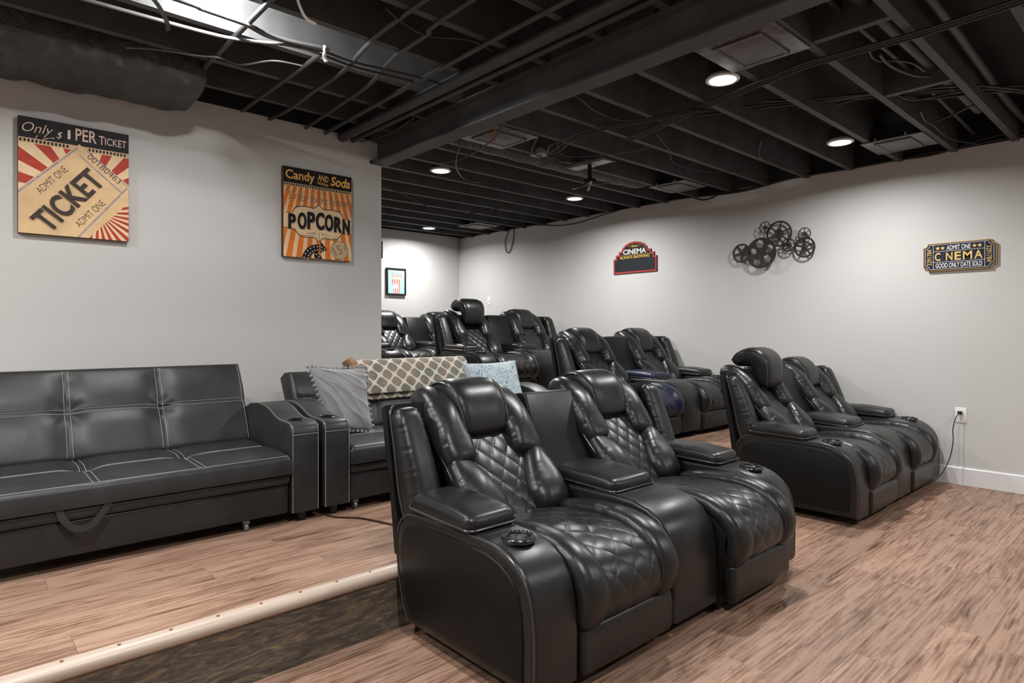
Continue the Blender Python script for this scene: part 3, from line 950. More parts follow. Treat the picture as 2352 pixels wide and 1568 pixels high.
ls = make_loveseat()
protos = [copy_tree(ls) for _ in range(4)]
for ch in ls.children:
    if ch.name.startswith('seat') and min(v.co.y for v in ch.data.vertices) > 0:
        ch.location.x += 0.055          # the right seat of the front pair is eased slightly forward
place_loveseat(ls, (-1.725, 2.165, 0), 'large black leather reclining loveseat in the foreground, beside the wooden step', 1.0)
place_loveseat(protos[0], (-1.735, 4.745, 0), 'black reclining loveseat on the lower floor beside the wall outlet, left headrest raised', 0.955, raised=(-1,))
place_loveseat(protos[1], (-3.335, 4.735, Z_STEP), 'black reclining loveseat with a blue light cast on its left seat, half hidden behind the front pair', 0.968, navy=-1)
place_loveseat(protos[2], (-4.98, 4.665, Z_STEP2), 'black reclining loveseat on the upper tier with its left headrest raised', 0.985, raised=(-1,))
place_loveseat(protos[3], (-6.47, 4.54, Z_STEP2), 'farthest black reclining loveseat, cut off by the end of the left wall', 0.985)

# ------------------------------------------------------------------ sofas
SOFA_ARM = [(-0.62, 0.05), (-0.62, 0.50), (-0.55, 0.525), (-0.44, 0.535), (-0.36, 0.530), (-0.29, 0.517), (-0.235, 0.497), (-0.19, 0.482), (-0.14, 0.475), (-0.07, 0.473), (-0.03, 0.467), (-0.008, 0.452), (0.0, 0.425), (0.0, 0.05)]
def make_sofa(name, label, y0, y1, strap=False, back_x=(-0.54, -0.75), back_h=0.464):
    yc = (y0 + y1) / 2; wi = y1 - y0
    t = thing(name, label, 'sofa', (-2.87, yc, Z_STEP))
    h = wi / 2
    seams = [wi / 3, 2 * wi / 3]
    def tuft(w, hh, rows, crown, r):
        def f(u, v):
            d = min(u, w - u, v, hh - v)
            fd_ = min(1.0, (hh - v) / 0.07)
            z = crown * (1 - ((v / hh) * 2 - 1) ** 4)
            for s in seams:
                g = u - s
                z -= fd_ * (0.006 * math.exp(-(g / 0.006) ** 2) + 0.012 * math.exp(-(g / 0.05) ** 2))
            for s in rows:
                g = v - s
                z -= 0.005 * math.exp(-(g / 0.006) ** 2) + 0.010 * math.exp(-(g / 0.045) ** 2)
                for s1 in seams:
                    rr = math.hypot(u - s1, g)
                    an = math.atan2(g, u - s1)
                    z -= (0.008 + 0.004 * math.sin(an * 7 + s1 * 9)) * math.exp(-(rr / 0.055) ** 2)
            if d < r: z -= r - math.sqrt(max(0, r * r - (r - d) ** 2))
            return z
        return f
    def stitch_lines(f, w, hh, rows, M4, rr=0.0011):
        mb = MB()
        def line(pts):
            mb.tube([tuple(M4 @ Vector((u, v, f(u, v) + 0.0008))) for u, v in pts], rr, 5)
        for s in seams:
            for e in (-0.011, 0.011):
                line([(s + e, v) for v in np.linspace(0.02, hh - 0.02, 40)])
        for s in rows:
            for e in (-0.009, 0.009):
                line([(u, s + e) for u in np.linspace(0.02, w - 0.02, 90)])
        return mb
    # seat cushion
    sd = 0.66
    f = tuft(wi - 0.004, sd, [sd * 0.50], 0.014, 0.022)
    M4 = Matrix(((0, 1, 0, -sd + 0.012), (1, 0, 0, -h + 0.002), (0, 0, 1, 0.325), (0, 0, 0, 1)))
    mb = MB().slab(wi - 0.004, sd, f, 0.085, M4, 110, 70)
    mb.f = [q[::-1] for q in mb.f]
    seat = mb.obj('seat_cushion', 'sofa_leather', t, angle=60)
    st = stitch_lines(f, wi - 0.004, sd, [sd * 0.50], M4)
    st.tube([(0.0075, y, 0.3265) for y in np.linspace(-h + 0.02, h - 0.02, 60)], 0.0011, 5)
    st.obj('stitching', 'stitch', seat)
    # rolled band and base drawer below
    MB().puff([(-0.030, -h + 0.004, 0.216, 0.028, 0.026, 0.03), (-0.030, 0, 0.216, 0.028, 0.027, 0.03), (-0.030, h - 0.004, 0.216, 0.028, 0.026, 0.03)], n=30, m=20, p=0.7, q=0.8, wdir=(0, 0, -1), cap=(0.012, 0.012)).obj('front_roll', 'sofa_leather', t)
    MB().box(-0.60, -0.016, -h + 0.006, h - 0.006, 0.052, 0.190, 0.01, 3).obj('base_drawer', 'sofa_leather', t)
    MB().box(-0.60, -0.06, -h + 0.01, h - 0.01, 0.185, 0.245).obj('seat_frame', 'black_matte', t)
    # backrest
    bh = back_h
    dx = back_x[1] - back_x[0]; up = Vector((dx, 0, math.sqrt(max(0.01, bh * bh - dx * dx)))).normalized()
    nn = Vector((up.z, 0, -up.x))
    fb = tuft(wi + 0.03, bh, [bh * 0.52], 0.016, 0.025)
    MBk = Matrix(((0, up.x, nn.x, back_x[0]), (1, 0, 0, -h - 0.015), (0, up.z, nn.z, 0.322), (0, 0, 0, 1)))
    mb = MB().slab(wi + 0.03, bh, fb, 0.10, MBk, 110, 60)
    bo = mb.obj('backrest', 'sofa_leather', t, angle=60)
    st = stitch_lines(fb, wi + 0.03, bh, [bh * 0.52], MBk)
    for u in (0.022, wi + 0.008):
        st.tube([tuple(MBk @ Vector((u, v, fb(u, v) + 0.0008))) for v in np.linspace(0.02, bh - 0.02, 30)], 0.0011, 5)
    st.obj('stitching', 'stitch', bo)
    # arms with cup holders
    for sg in (-1, 1):
        ya, yb = (h, h + 0.137) if sg > 0 else (-h - 0.137, -h)
        arm = MB().prism(SOFA_ARM, ya, yb, 'y', 0.008, 3).obj('arm', 'sofa_leather', t, angle=50)
        st = MB()
        for ye in (ya + 0.006, yb - 0.006):
            st.tube([(x + 0.0015, ye, z + 0.0012) for x, z in SOFA_ARM[2:]], 0.0011, 5, n=70)
        st.tube([(0.0012, ya + 0.004, 0.418), (0.0012, yb - 0.004, 0.418)], 0.0011, 5)
        st.obj('stitching', 'stitch', arm)
        c = (-0.115, (ya + yb) / 2, 0.4745)
        bore(arm, c, 0.0395, 0.06)
        MB().lathe([(0.038, -0.03), (0.038, 0.002), (0.042, 0.004), (0.046, 0.002), (0.046, -0.004)], c, 28).obj('cup_holder_ring', 'black_plastic', arm)
        MB().lathe([(0.0385, -0.001), (0.0375, -0.05), (0.0, -0.05)], c, 24).obj('cup_well', 'black_matte', arm)
        for xl in (-0.055, -0.55):
            MB().lathe([(0.0, 0.0), (0.021, 0.0), (0.024, 0.004), (0.026, 0.055), (0.0, 0.055)], (xl, (ya + yb) / 2, 0), 18).obj('leg', 'black_plastic', t)
    # casters under the drawer
    for yy in (-h + 0.05, h - 0.195):
        cb = MB().box(-0.062, -0.030, yy - 0.014, yy + 0.014, 0.034, 0.054, 0.003)
        rot = Matrix.Rotation(math.radians(90), 3, 'X')
        cb.lathe([(0.0, -0.008), (0.016, -0.008), (0.019, -0.004), (0.019, 0.004), (0.016, 0.008), (0.0, 0.008)], (-0.046, yy, 0.0192), 18, rot)
        cb.obj('caster', 'caster', t)
    if strap:
        ys = strap - yc
        p = crom([(0.004, ys - 0.075, 0.247), (0.012, ys - 0.060, 0.205), (0.016, ys - 0.030, 0.168), (0.017, ys + 0.002, 0.160), (0.016, ys + 0.034, 0.172), (0.010, ys + 0.070, 0.212), (0.004, ys + 0.092, 0.252)], 40)
        T = unit(np.gradient(p, axis=0)); V = []; F = []
        for i in range(len(p)):
            wv = unit(np.cross(np.array([1.0, 0, 0.15]), T[i])); nv = np.cross(T[i], wv)
            for a, b in ((-0.012, -0.0015), (0.012, -0.0015), (0.012, 0.0015), (-0.012, 0.0015)):
                V.append(p[i] + wv * a + nv * b)
        for i in range(len(p) - 1):
            for j in range(4):
                F.append((i * 4 + j, i * 4 + (j + 1) % 4, i * 4 + 4 + (j + 1) % 4, i * 4 + 4 + j))
        F += [(3, 2, 1, 0), tuple(len(V) - 4 + j for j in range(4))]
        MB().add(V, F).obj('pull_strap', 'sofa_leather', t)
    return t

make_sofa('sleeper_sofa', 'wide black leather sofa at the left with a hanging pull strap', 0.045, 1.205, strap=0.385)
make_sofa('sleeper_sofa', 'black leather sofa with the fur throw and cushions, against the wall end', 1.505, 3.02, back_x=(-0.56, -0.76), back_h=0.405)

# ------------------------------------------------------------------ cushions and throw
def cushion(w, h, th, n=60, wr=0.0, seed=1, pinch=0.06, shear=0.0):
    rg = np.random.RandomState(seed); ph = rg.rand(12) * 6.28
    V = []; F = []
    for sd in (1, -1):
        for i in range(n):
            for j in range(n):
                a = -1 + 2 * i / (n - 1); b = -1 + 2 * j / (n - 1)
                e = max(0.0, (1 - a * a) * (1 - b * b))
                x = a * w / 2 * (1 - pinch * (1 - b * b) ** 2 * abs(a)); y = b * h / 2 * (1 - pinch * (1 - a * a) ** 2 * abs(b))
                z = th / 2 * e ** 0.42
                if wr:
                    dx_, dy_ = a + 1.35, b - 1.25; an = math.atan2(dy_, dx_); rr_ = math.hypot(dx_, dy_)
                    fold = (1 - abs(math.sin(an * 8.5 + 0.35 * math.sin(rr_ * 3 + ph[0])))) ** 1.6 + 0.7 * (1 - abs(math.sin(an * 15 + ph[1] + 0.5 * math.sin(rr_ * 4)))) ** 2
                    z += wr * (fold * 1.5 - 0.7 + 0.4 * math.sin(a * 5 + b * 3 + ph[2])) * (1 - (1 - e) ** 8)
                x += shear * (1 - b) / 2 * (1 - a) / 2
                V.append((x, y, sd * z))
    o = n * n
    for i in range(n - 1):
        for j in range(n - 1):
            a = i * n + j
            F.append((a, a + n, a + n + 1, a + 1)); F.append((o + a, o + a + 1, o + a + n + 1, o + a + n))
    return MB().add(V, F)

def face_matrix(loc, facing, up, spin=0):
    z = Vector(facing).normalized(); y = (Vector(up) - z * Vector(up).dot(z)).normalized(); x = y.cross(z)
    m = Matrix((x, y, z)).transposed().to_4x4()
    return Matrix.Translation(loc) @ m @ Matrix.Rotation(math.radians(spin), 4, 'Z')

gp = thing('throw_pillow', 'grey velvet pillow with pom-pom edging, leaning in the sofa corner', 'pillow')
gp.matrix_world = face_matrix((-3.30, 1.672, 0.760), (0.90, -0.10, 0.38), (0, 0, 1), -3)
cushion(0.335, 0.38, 0.14, 110, 0.0085, 4, shear=0.085).obj('cover', 'velvet', gp, angle=180)
kk = 0
for (a, b) in [(-1, s) for s in np.linspace(-0.98, 0.98, 15)] + [(s, 1) for s in np.linspace(-0.85, 0.98, 14)] + [(1, s) for s in np.linspace(-0.98, 0.85, 12)] + [(s, -1) for s in np.linspace(-0.85, 0.85, 10)]:
    x = a * 0.1675 * (1 - 0.06 * (1 - b * b) ** 2 * abs(a)) + 0.085 * (1 - b) / 2 * (1 - a) / 2; y = b * 0.19 * (1 - 0.06 * (1 - a * a) ** 2 * abs(b))
    kk += 1
    MB().ball((x * 1.045, y * 1.045, 0.004 * math.sin(kk * 2.1)), 0.0098, 2, 0.22, seed=kk).obj('pom_pom', 'velvet', gp)
bp = thing('throw_pillow', 'pale blue paisley pillow propped at the far end of the sofa', 'pillow')
bp.matrix_world = face_matrix((-3.25, 2.790, 0.765), (0.86, -0.22, 0.40), (0, 0, 1), 2)
cushion(0.41, 0.37, 0.14, 50, 0.002, 9).obj('cover', 'paisley', bp, angle=180)

# folded fur throw hung over the sofa back
def throw_layer(yA, yB, path, th, seed, nu=150, nv=90):
    d = crom(path, nv); T = unit(np.gradient(d, axis=0))
    cum = np.concatenate([[0], np.cumsum(np.linalg.norm(np.diff(d, axis=0), axis=1))])
    rg = np.random.RandomState(seed); V = []; UV = []; F = []
    for i in range(nv):
        nn = np.array([T[i][2], 0, -T[i][0]])
        ef = min(1.0, min(i, nv - 1 - i) / 5.0) ** 0.5
        for j in range(nu):
            u = j / (nu - 1); y = yA + (yB - yA) * u
            eu = min(1.0, min(u, 1 - u) / 0.03) ** 0.5
            s = abs(math.cos(2 * math.pi * (y) / 0.108) + math.cos(2 * math.pi * cum[i] / 0.105))
            h = th * (0.35 + 0.65 * ef * eu) + 0.010 * max(0, 1 - s / 0.7) * ef * eu + rg.uniform(-0.0012, 0.0012)
            sag = 0.010 * math.sin(y * 9 + seed) + 0.006 * math.sin(y * 21)
            V.append((d[i][0] + nn[0] * h, y, d[i][2] + nn[2] * h + sag * (0.5 if i < nv / 2 else 0.2)))
            UV.append((y, cum[i]))
    o = len(V)
    for i in range(nv):
        for j in range(nu):
            u = j / (nu - 1); y = yA + (yB - yA) * u
            V.append((d[i][0], y, d[i][2])); UV.append((y, cum[i]))
    for i in range(nv - 1):
        for j in range(nu - 1):
            a = i * nu + j
            F.append((a, a + 1, a + nu + 1, a + nu)); F.append((o + a, o + a + nu, o + a + nu + 1, o + a + 1))
    for i in range(nv - 1):
        a = i * nu; F.append((a, a + nu, o + a + nu, o + a)); a += nu - 1; F.append((a + nu, a, o + a, o + a + nu))
    for j in range(nu - 1):
        F.append((j + 1, j, o + j, o + j + 1)); a = (nv - 1) * nu + j; F.append((a, a + 1, o + a + 1, o + a))
    mb = MB().add(V, F); mb.uv = UV
    return mb
th = thing('fur_throw', 'folded fur throw with cream braided lattice hung over the sofa back', 'blanket')
sx, sz = -3.62, 0.945
top = throw_layer(1.885, 2.785, [(sx - 0.12, 0, sz - 0.12), (sx - 0.10, 0, sz - 0.02), (sx - 0.03, 0, sz + 0.020), (sx + 0.045, 0, sz + 0.010), (sx + 0.105, 0, sz - 0.075), (sx + 0.150, 0, sz - 0.155), (sx + 0.158, 0, sz - 0.185)], 0.026, 3)
top.obj('top_fold', 'throw', th, angle=180)
throw_layer(1.91, 2.78, [(sx + 0.055, 0, sz - 0.055), (sx + 0.10, 0, sz - 0.13), (sx + 0.135, 0, sz - 0.205), (sx + 0.142, 0, sz - 0.222)], 0.020, 5, 130, 40).obj('under_fold', 'throw', th, angle=180)
throw_layer(1.90, 2.77, [(sx + 0.03, 0, sz - 0.06), (sx + 0.075, 0, sz - 0.13), (sx + 0.115, 0, sz - 0.212), (sx + 0.122, 0, sz - 0.240)], 0.014, 8, 90, 30).obj('lining_fold', 'throw_under', th, angle=180)
eg = MB()
eg.puff([(sx - 0.06, 1.905, sz - 0.03, 0.014, 0.012, 0.02), (sx - 0.02, 1.897, sz + 0.012, 0.018, 0.014, 0.04), (sx + 0.045, 1.892, sz + 0.012, 0.024, 0.020, 0.05), (sx + 0.105, 1.896, sz - 0.070, 0.026, 0.022, 0.04), (sx + 0.150, 1.902, sz - 0.150, 0.028, 0.022, 0.02), (sx + 0.150, 1.910, sz - 0.205, 0.026, 0.018, 0.02)], n=60, m=20, p=1, q=1, cap=(0.02, 0.02), pucker=0.006, seed=2)
eg.obj('fur_edge', 'throw_edge', th, angle=180)
fr = random.Random(3); fb = MB(); tv = top.v; half = 150 * 90
FV = []; FF = []
for k in range(9000):
    i = fr.randrange(half); p = tv[i]; d = (fr.uniform(-1, 1) + 0.9, fr.uniform(-1, 1), fr.uniform(-1, 1) - 0.2)
    ln = fr.uniform(0.004, 0.010); n_ = math.sqrt(sum(c * c for c in d)); s = 0.0007
    b = len(FV)
    FV += [(p[0], p[1] - s, p[2]), (p[0], p[1] + s, p[2]), (p[0] + d[0] / n_ * ln, p[1] + d[1] / n_ * ln, p[2] + d[2] / n_ * ln)]
    FF.append((b, b + 1, b + 2))
tag(MB().add(FV, FF).obj('fur_tips', 'fur', th, flat=True), kind='stuff')

# ------------------------------------------------------------------ pictures and signs
R90 = math.radians(90)
FACE_X = (R90, 0, R90)      # hung on a wall facing +X: local x = +Y, local y = up, local z = off the wall
FACE_NY = (R90, 0, 0)       # hung on the right wall facing -Y: local x = +X

def lettering(name, parent, mat, items, z, depth=0.0006):
    for it in items:
        V, F = text_mb(it[0], it[3], it[4], (it[1], it[2]), **({'rot': 0.0, 'z': z, 'depth': depth} | (it[5] if len(it) > 5 else {})))
        MB().add(V, F).obj(name, mat, parent, flat=True)

def star(cx, cy, r, k=0.42, rot=90):
    return [(cx + (r if i % 2 == 0 else r * k) * math.cos(math.radians(rot + 36 * i)), cy + (r if i % 2 == 0 else r * k) * math.sin(math.radians(rot + 36 * i))) for i in range(10)]
def disc(cx, cy, r, n=24):
    return [(cx + r * math.cos(2 * math.pi * i / n), cy + r * math.sin(2 * math.pi * i / n)) for i in range(n)]
def band(p, q, w):
    dx, dy = q[0] - p[0], q[1] - p[1]; l = math.hypot(dx, dy); nx, ny = -dy / l * w / 2, dx / l * w / 2
    return [(p[0] + nx, p[1] + ny), (p[0] - nx, p[1] - ny), (q[0] - nx, q[1] - ny), (q[0] + nx, q[1] + ny)]

P('poster_cream', (0.70, 0.49, 0.27), 0.5, var=0.10, scale=14)
P('poster_cream2', (0.78, 0.58, 0.36), 0.5, var=0.08, scale=14)
P('poster_red', (0.42, 0.055, 0.035), 0.5, var=0.18, scale=25)
P('poster_black', (0.020, 0.016, 0.018), 0.45, var=0.4, scale=20)
P('poster_brown', (0.055, 0.040, 0.036), 0.38, var=0.25, scale=60)
P('poster_lav', (0.36, 0.30, 0.33), 0.6, var=0.3, scale=60)
P('poster_pale', (0.72, 0.56, 0.44), 0.55, var=0.15, scale=50)
P('poster_orange', (0.72, 0.185, 0.025), 0.5, var=0.15, scale=18)
P('poster_gold', (0.78, 0.45, 0.12), 0.5, var=0.12, scale=30)
P('poster_taupe', (0.28, 0.20, 0.125), 0.6, var=0.15, scale=30)
P('poster_tan', (0.58, 0.42, 0.25), 0.55, var=0.1, scale=20)
P('board_edge', (0.085, 0.043, 0.022), 0.6, var=0.3, scale=30)
P('ink', (0.012, 0.012, 0.015), 0.4)

# --- ticket canvas
TW, TH, TD = 0.474, 0.580, 0.036
tp = thing('wall_poster', 'square canvas with a big slanted TICKET and red rays, on the left wall', 'poster', (X_PART, 0.500, 1.926), FACE_X, 'cinema pictures on the walls')
MB().box(-TW / 2, TW / 2, -TH / 2, TH / 2, 0.0, TD, 0.002).obj('board', 'board_edge', tp)
MB().box(-TW / 2 + .001, TW / 2 - .001, -TH / 2 + .001, TH / 2 - .001, TD, TD + 0.0006).obj('print_ground', 'poster_cream2', tp, flat=True)
def tq(a, b): return ((a - 0.5) * TW, (0.5 - b) * TH)
WIN = [(-TW / 2 + .001, -TH / 2 + .001), (TW / 2 - .001, -TH / 2 + .001), (TW / 2 - .001, TH / 2 - .001), (-TW / 2 + .001, TH / 2 - .001)]
rays = []
def ray(c, a0, a1, R=0.9):
    return [c, (c[0] + R * math.cos(a0), c[1] + R * math.sin(a0)), (c[0] + R * math.cos(a1), c[1] + R * math.sin(a1))]
c0 = tq(0.60, 0.62)
reg_tl = [tq(0.0, 0.225), tq(0.0, 0.66), tq(0.52, 0.225)]
reg_tr = [tq(0.56, 0.225), tq(1.0, 0.60), tq(1.0, 0.225)]
for k in range(18):
    a = math.radians(k * 20 + 4)
    rr_ = ray(c0, a, a + math.radians(10))
    for ri, reg in enumerate((reg_tl, reg_tr)):
        pl = clip_poly(rr_, reg)
        if len(pl) >= 3: rays.append((ri, pl))
c1 = tq(0.70, 0.76)
reg_br = [tq(0.62, 0.999), tq(0.999, 0.999), tq(0.999, 0.62)]
for k in range(30):
    a = math.radians(k * 12 + 2)
    pl = clip_poly(ray(c1, a, a + math.radians(6)), reg_br)
    if len(pl) >= 3: rays.append((2, pl))
for k_, p in rays:
    plates([p], TD + 0.0006, TD + 0.0010).obj('red_ray', 'poster_red', tp, flat=True)
tick = clip_poly([tq(0.53, 0.165), tq(-0.12, 0.735), tq(-0.12, 1.2), tq(0.40, 1.2), tq(1.04, 0.60), tq(1.04, 0.50)], WIN)
plates([tick], TD + 0.0010, TD + 0.0014).obj('ticket_print', 'poster_cream', tp, flat=True)
plates([clip_poly([tq(0.002, 0.18), tq(0.998, 0.18), tq(0.998, 0.002), tq(0.002, 0.002)], WIN)], TD + 0.0006, TD + 0.0012).obj('header_print', 'poster_black', tp, flat=True)
plates([[tq(0.002, 0.222), tq(0.998, 0.222), tq(0.998, 0.18), tq(0.002, 0.18)]], TD + 0.0005, TD + 0.0008).obj('film_strip', 'poster_tan', tp, flat=True)
plates([[tq(x, 0.214), tq(x + 0.018, 0.214), tq(x + 0.018, 0.189), tq(x, 0.189)] for x in np.arange(0.012, 0.98, 0.0335) if not 0.42 < x < 0.60], TD + 0.0008, TD + 0.0014).obj('film_holes', 'ink', tp, flat=True)
lav = [band(tq(0.515, 0.20), tq(0.0, 0.655), 0.009), band(tq(0.60, 0.215), tq(0.985, 0.485), 0.007), band(tq(0.53, 0.262), tq(0.93, 0.555), 0.007), band(tq(0.985, 0.50), tq(0.52, 0.998), 0.009)]
plates([clip_poly(p, WIN) for p in lav], TD + 0.0014, TD + 0.0017).obj('ticket_border', 'poster_lav', tp, flat=True)
ang = math.atan2((0.957 - 0.48) * TH, (0.79 - 0.309) * TW)
lettering('raised_lettering', tp, 'poster_brown', [('TICKET', *tq(0.435, 0.672), 0.375, 0.112, {'rot': ang, 'bold': 0.022, 'spacing': 1.06})], TD + 0.0012, 0.010)
lettering('small_lettering', tp, 'poster_brown', [('ADMIT ONE', *tq(0.287, 0.515), 0.180, 0.034, {'rot': ang, 'bold': -0.008}), ('ADMIT ONE', *tq(0.63, 0.775), 0.180, 0.034, {'rot': ang, 'bold': -0.008}), ('00180463', *tq(0.765, 0.355), 0.185, 0.030, {'rot': ang - R90, 'bold': -0.01})], TD + 0.0014)
lettering('header_lettering', tp, 'poster_pale', [('Only', *tq(0.165, 0.10), 0.125, 0.062, {'shear': 0.35, 'bold': -0.012}), ('$', *tq(0.353, 0.118), 0.025, 0.038, {'shear': 0.3, 'bold': -0.01}), ('1', *tq(0.437, 0.095), 0.012, 0.046, {}), ('PER', *tq(0.592, 0.082), 0.092, 0.062, {'bold': 0.012}), ('T', *tq(0.737, 0.098), 0.024, 0.046, {}), ('ICKET', *tq(0.872, 0.100), 0.098, 0.038, {})], TD + 0.0012)
fl = MB()
for k in (0, 1):
    fl.tube([(*tq(0.16 + 0.005 * k, 0.150), TD + .0014), (*tq(0.15, 0.175), TD + .0014), (*tq(0.20, 0.185), TD + .0014), (*tq(0.22, 0.165 + 0.01 * k), TD + .0014), (*tq(0.27, 0.155), TD + .0014), (*tq(0.31, 0.145 + 0.012 * k), TD + .0014)], 0.0009, 5, n=30)
fl.obj('flourish', 'poster_pale', tp)

# --- popcorn canvas
PWd, PH, PD = 0.474, 0.578, 0.036
pp = thing('wall_poster', 'orange striped canvas reading POPCORN, near the free end of the left wall', 'poster', (X_PART, 1.826, 1.915), FACE_X, 'cinema pictures on the walls')
MB().box(-PWd / 2, PWd / 2, -PH / 2, PH / 2, 0.0, PD, 0.002).obj('board', 'board_edge', pp)
def pq(a, b): return ((a - 0.5) * PWd, (0.5 - b) * PH)
MB().box(-PWd / 2 + .001, PWd / 2 - .001, -PH / 2 + .001, PH / 2 - .001, PD, PD + 0.0006).obj('print_ground', 'poster_cream2', pp, flat=True)
WP = [pq(0.002, 0.998), pq(0.998, 0.998), pq(0.998, 0.21), pq(0.002, 0.21)]
st_ = []
for k in range(-14, 15):
    a = 0.5 + k * 0.105; s = 0.030
    p0 = pq(0.5 + (a - 0.5 - s) * 0.80, 0.20); p1 = pq(0.5 + (a - 0.5 + s) * 0.80, 0.20)
    p2 = pq(0.5 + (a - 0.5 + s) * 1.35, 1.0); p3 = pq(0.5 + (a - 0.5 - s) * 1.35, 1.0)
    st_.append(clip_poly([p3, p2, p1, p0], WP))
plates(st_, PD + 0.0006, PD + 0.0010).obj('orange_stripes', 'poster_orange', pp, flat=True)
plates([[pq(0.002, 0.177), pq(0.998, 0.177), pq(0.998, 0.002), pq(0.002, 0.002)]], PD + 0.0006, PD + 0.0012).obj('header_print', 'poster_black', pp, flat=True)
plates([[pq(0.002, 0.213), pq(0.998, 0.213), pq(0.998, 0.177), pq(0.002, 0.177)]], PD + 0.0010, PD + 0.0013).obj('film_strip', 'poster_tan', pp, flat=True)
plates([[pq(x, 0.207), pq(x + 0.017, 0.207), pq(x + 0.017, 0.184), pq(x, 0.184)] for x in np.arange(0.010, 0.98, 0.0325)], PD + 0.0013, PD + 0.0016).obj('film_holes', 'ink', pp, flat=True)
half_b = [(0.0, 0.515), (0.12, 0.505), (0.145, 0.455), (0.20, 0.425), (0.30, 0.415), (0.42, 0.425), (0.465, 0.405), (0.50, 0.375)]
half_c = [(0.50, 0.810), (0.455, 0.775), (0.42, 0.763), (0.30, 0.772), (0.215, 0.755), (0.17, 0.715), (0.155, 0.690), (0.12, 0.683), (0.0, 0.678)]
ban = [(0.5 + (0.5 - a), b) for a, b in half_b[::-1]][::-1]
full = half_c[::-1] + [(1 - a, b) for a, b in half_c[1:]] + [(1 - a, b) for a, b in half_b] + half_b[::-1][1:]
full = [(min(max(a, .002), .998), b) for a, b in full]
plates([[pq(a, b) for a, b in full]], PD + 0.0011, PD + 0.0014).obj('banner_outline', 'poster_brown', pp, flat=True)
cxy = (0.5, 0.595)
plates([[pq(0.5 + (a - 0.5) * (0.975 if 0.01 < a < 0.99 else 1.0), cxy[1] + (b - cxy[1]) * 0.945) for a, b in full]], PD + 0.0014, PD + 0.0017).obj('banner_print', 'poster_cream2', pp, flat=True)
items = []
for ch, a, b, w_, h_ in (('P', 0.115, 0.605, 0.047, 0.098), ('O', 0.255, 0.588, 0.056, 0.108), ('P', 0.385, 0.575, 0.050, 0.112), ('C', 0.515, 0.568, 0.056, 0.116), ('O', 0.648, 0.575, 0.056, 0.112), ('R', 0.785, 0.585, 0.054, 0.104), ('N', 0.912, 0.598, 0.050, 0.098)):
    items.append((ch, *pq(a, b), w_, h_, {'bold': 0.03}))
lettering('raised_lettering', pp, 'ink', items, PD + 0.0016, 0.009)
lettering('header_lettering', pp, 'poster_gold', [('Candy', *pq(0.235, 0.098), 0.195, 0.076, {'bold': 0.02}), ('AND', *pq(0.565, 0.072), 0.074, 0.040, {'bold': 0.012, 'rot': -0.10}), ('Soda', *pq(0.825, 0.085), 0.142, 0.064, {'bold': 0.02, 'shear': 0.22})], PD + 0.0012)
plates([band(pq(0.48, 0.118), pq(0.64, 0.138), 0.004), band(pq(0.48, 0.136), pq(0.64, 0.156), 0.004)], PD + 0.0012, PD + 0.0016).obj('underline', 'poster_gold', pp, flat=True)
lettering('butter_lettering', pp, 'poster_taupe', [('5', *pq(0.085, 0.318), 0.022, 0.050, {'shear': 0.2}), ('¢', *pq(0.165, 0.325), 0.022, 0.044, {'shear': 0.2}), ('for extra butter', *pq(0.585, 0.325), 0.360, 0.050, {'shear': 0.35, 'bold': 0.004})], PD + 0.0012)
fl = MB()
for sg in (-1, 1):
    fl.tube([(*pq(0.5 + sg * 0.27, 0.725), PD + .002), (*pq(0.5 + sg * 0.22, 0.745), PD + .002), (*pq(0.5 + sg * 0.14, 0.748), PD + .002), (*pq(0.5 + sg * 0.06, 0.725), PD + .002), (*pq(0.5 + sg * 0.05, 0.705), PD + .002), (*pq(0.5 + sg * 0.11, 0.715), PD + .002), (*pq(0.5 + sg * 0.17, 0.725), PD + .002)], 0.0011, 5, n=36)
fl.tube([(*pq(0.5, 0.70), PD + .002), (*pq(0.5, 0.785), PD + .002)], 0.0012, 5)
fl.obj('flourish', 'poster_brown', pp)
# dotted arrow and price disc
ar = []
oc = (0.50, 1.03)
R1, R0 = 0.245, 0.135
arc = [(oc[0] + R1 * math.cos(math.radians(a)), oc[1] - R1 * 0.80 * math.sin(math.radians(a))) for a in np.linspace(180, 88, 16)] + [(oc[0] + R0 * math.cos(math.radians(a)), oc[1] - R0 * 0.80 * math.sin(math.radians(a))) for a in np.linspace(88, 180, 16)]
arc = [pq(a, min(b, 0.996)) for a, b in arc]
head_ = [pq(0.525, 0.985 - 0.19), pq(0.525, 0.985 - 0.055), pq(0.625, 0.885)]
tail = [pq(0.43, 0.96), pq(0.455, 0.905), pq(0.56, 0.994), pq(0.44, 0.994)]
plates([arc, head_[::1], tail], PD + 0.0010, PD + 0.0014).obj('arrow_print', 'ink', pp, flat=True)
dots = [disc(*pq(oc[0] + r_ * math.cos(math.radians(a)), oc[1] - r_ * 0.80 * math.sin(math.radians(a))), 0.0048, 10) for r_ in (0.165, 0.215) for a in np.linspace(168, 95, 6)] + [disc(*pq(0.545, 0.86), 0.0048, 10), disc(*pq(0.545, 0.90), 0.0048, 10), disc(*pq(0.585, 0.882), 0.0048, 10), disc(*pq(0.465, 0.95), 0.0048, 10), disc(*pq(0.50, 0.972), 0.0048, 10)]
plates(dots, PD + 0.0014, PD + 0.0018).obj('arrow_lights', 'poster_pale', pp, flat=True)
plates([disc(*pq(0.815, 0.880), 0.063, 36)], PD + 0.0010, PD + 0.0013).obj('price_rim', 'poster_brown', pp, flat=True)
plates([disc(*pq(0.815, 0.880), 0.060, 36)], PD + 0.0013, PD + 0.0016).obj('price_disc', 'poster_tan', pp, flat=True)
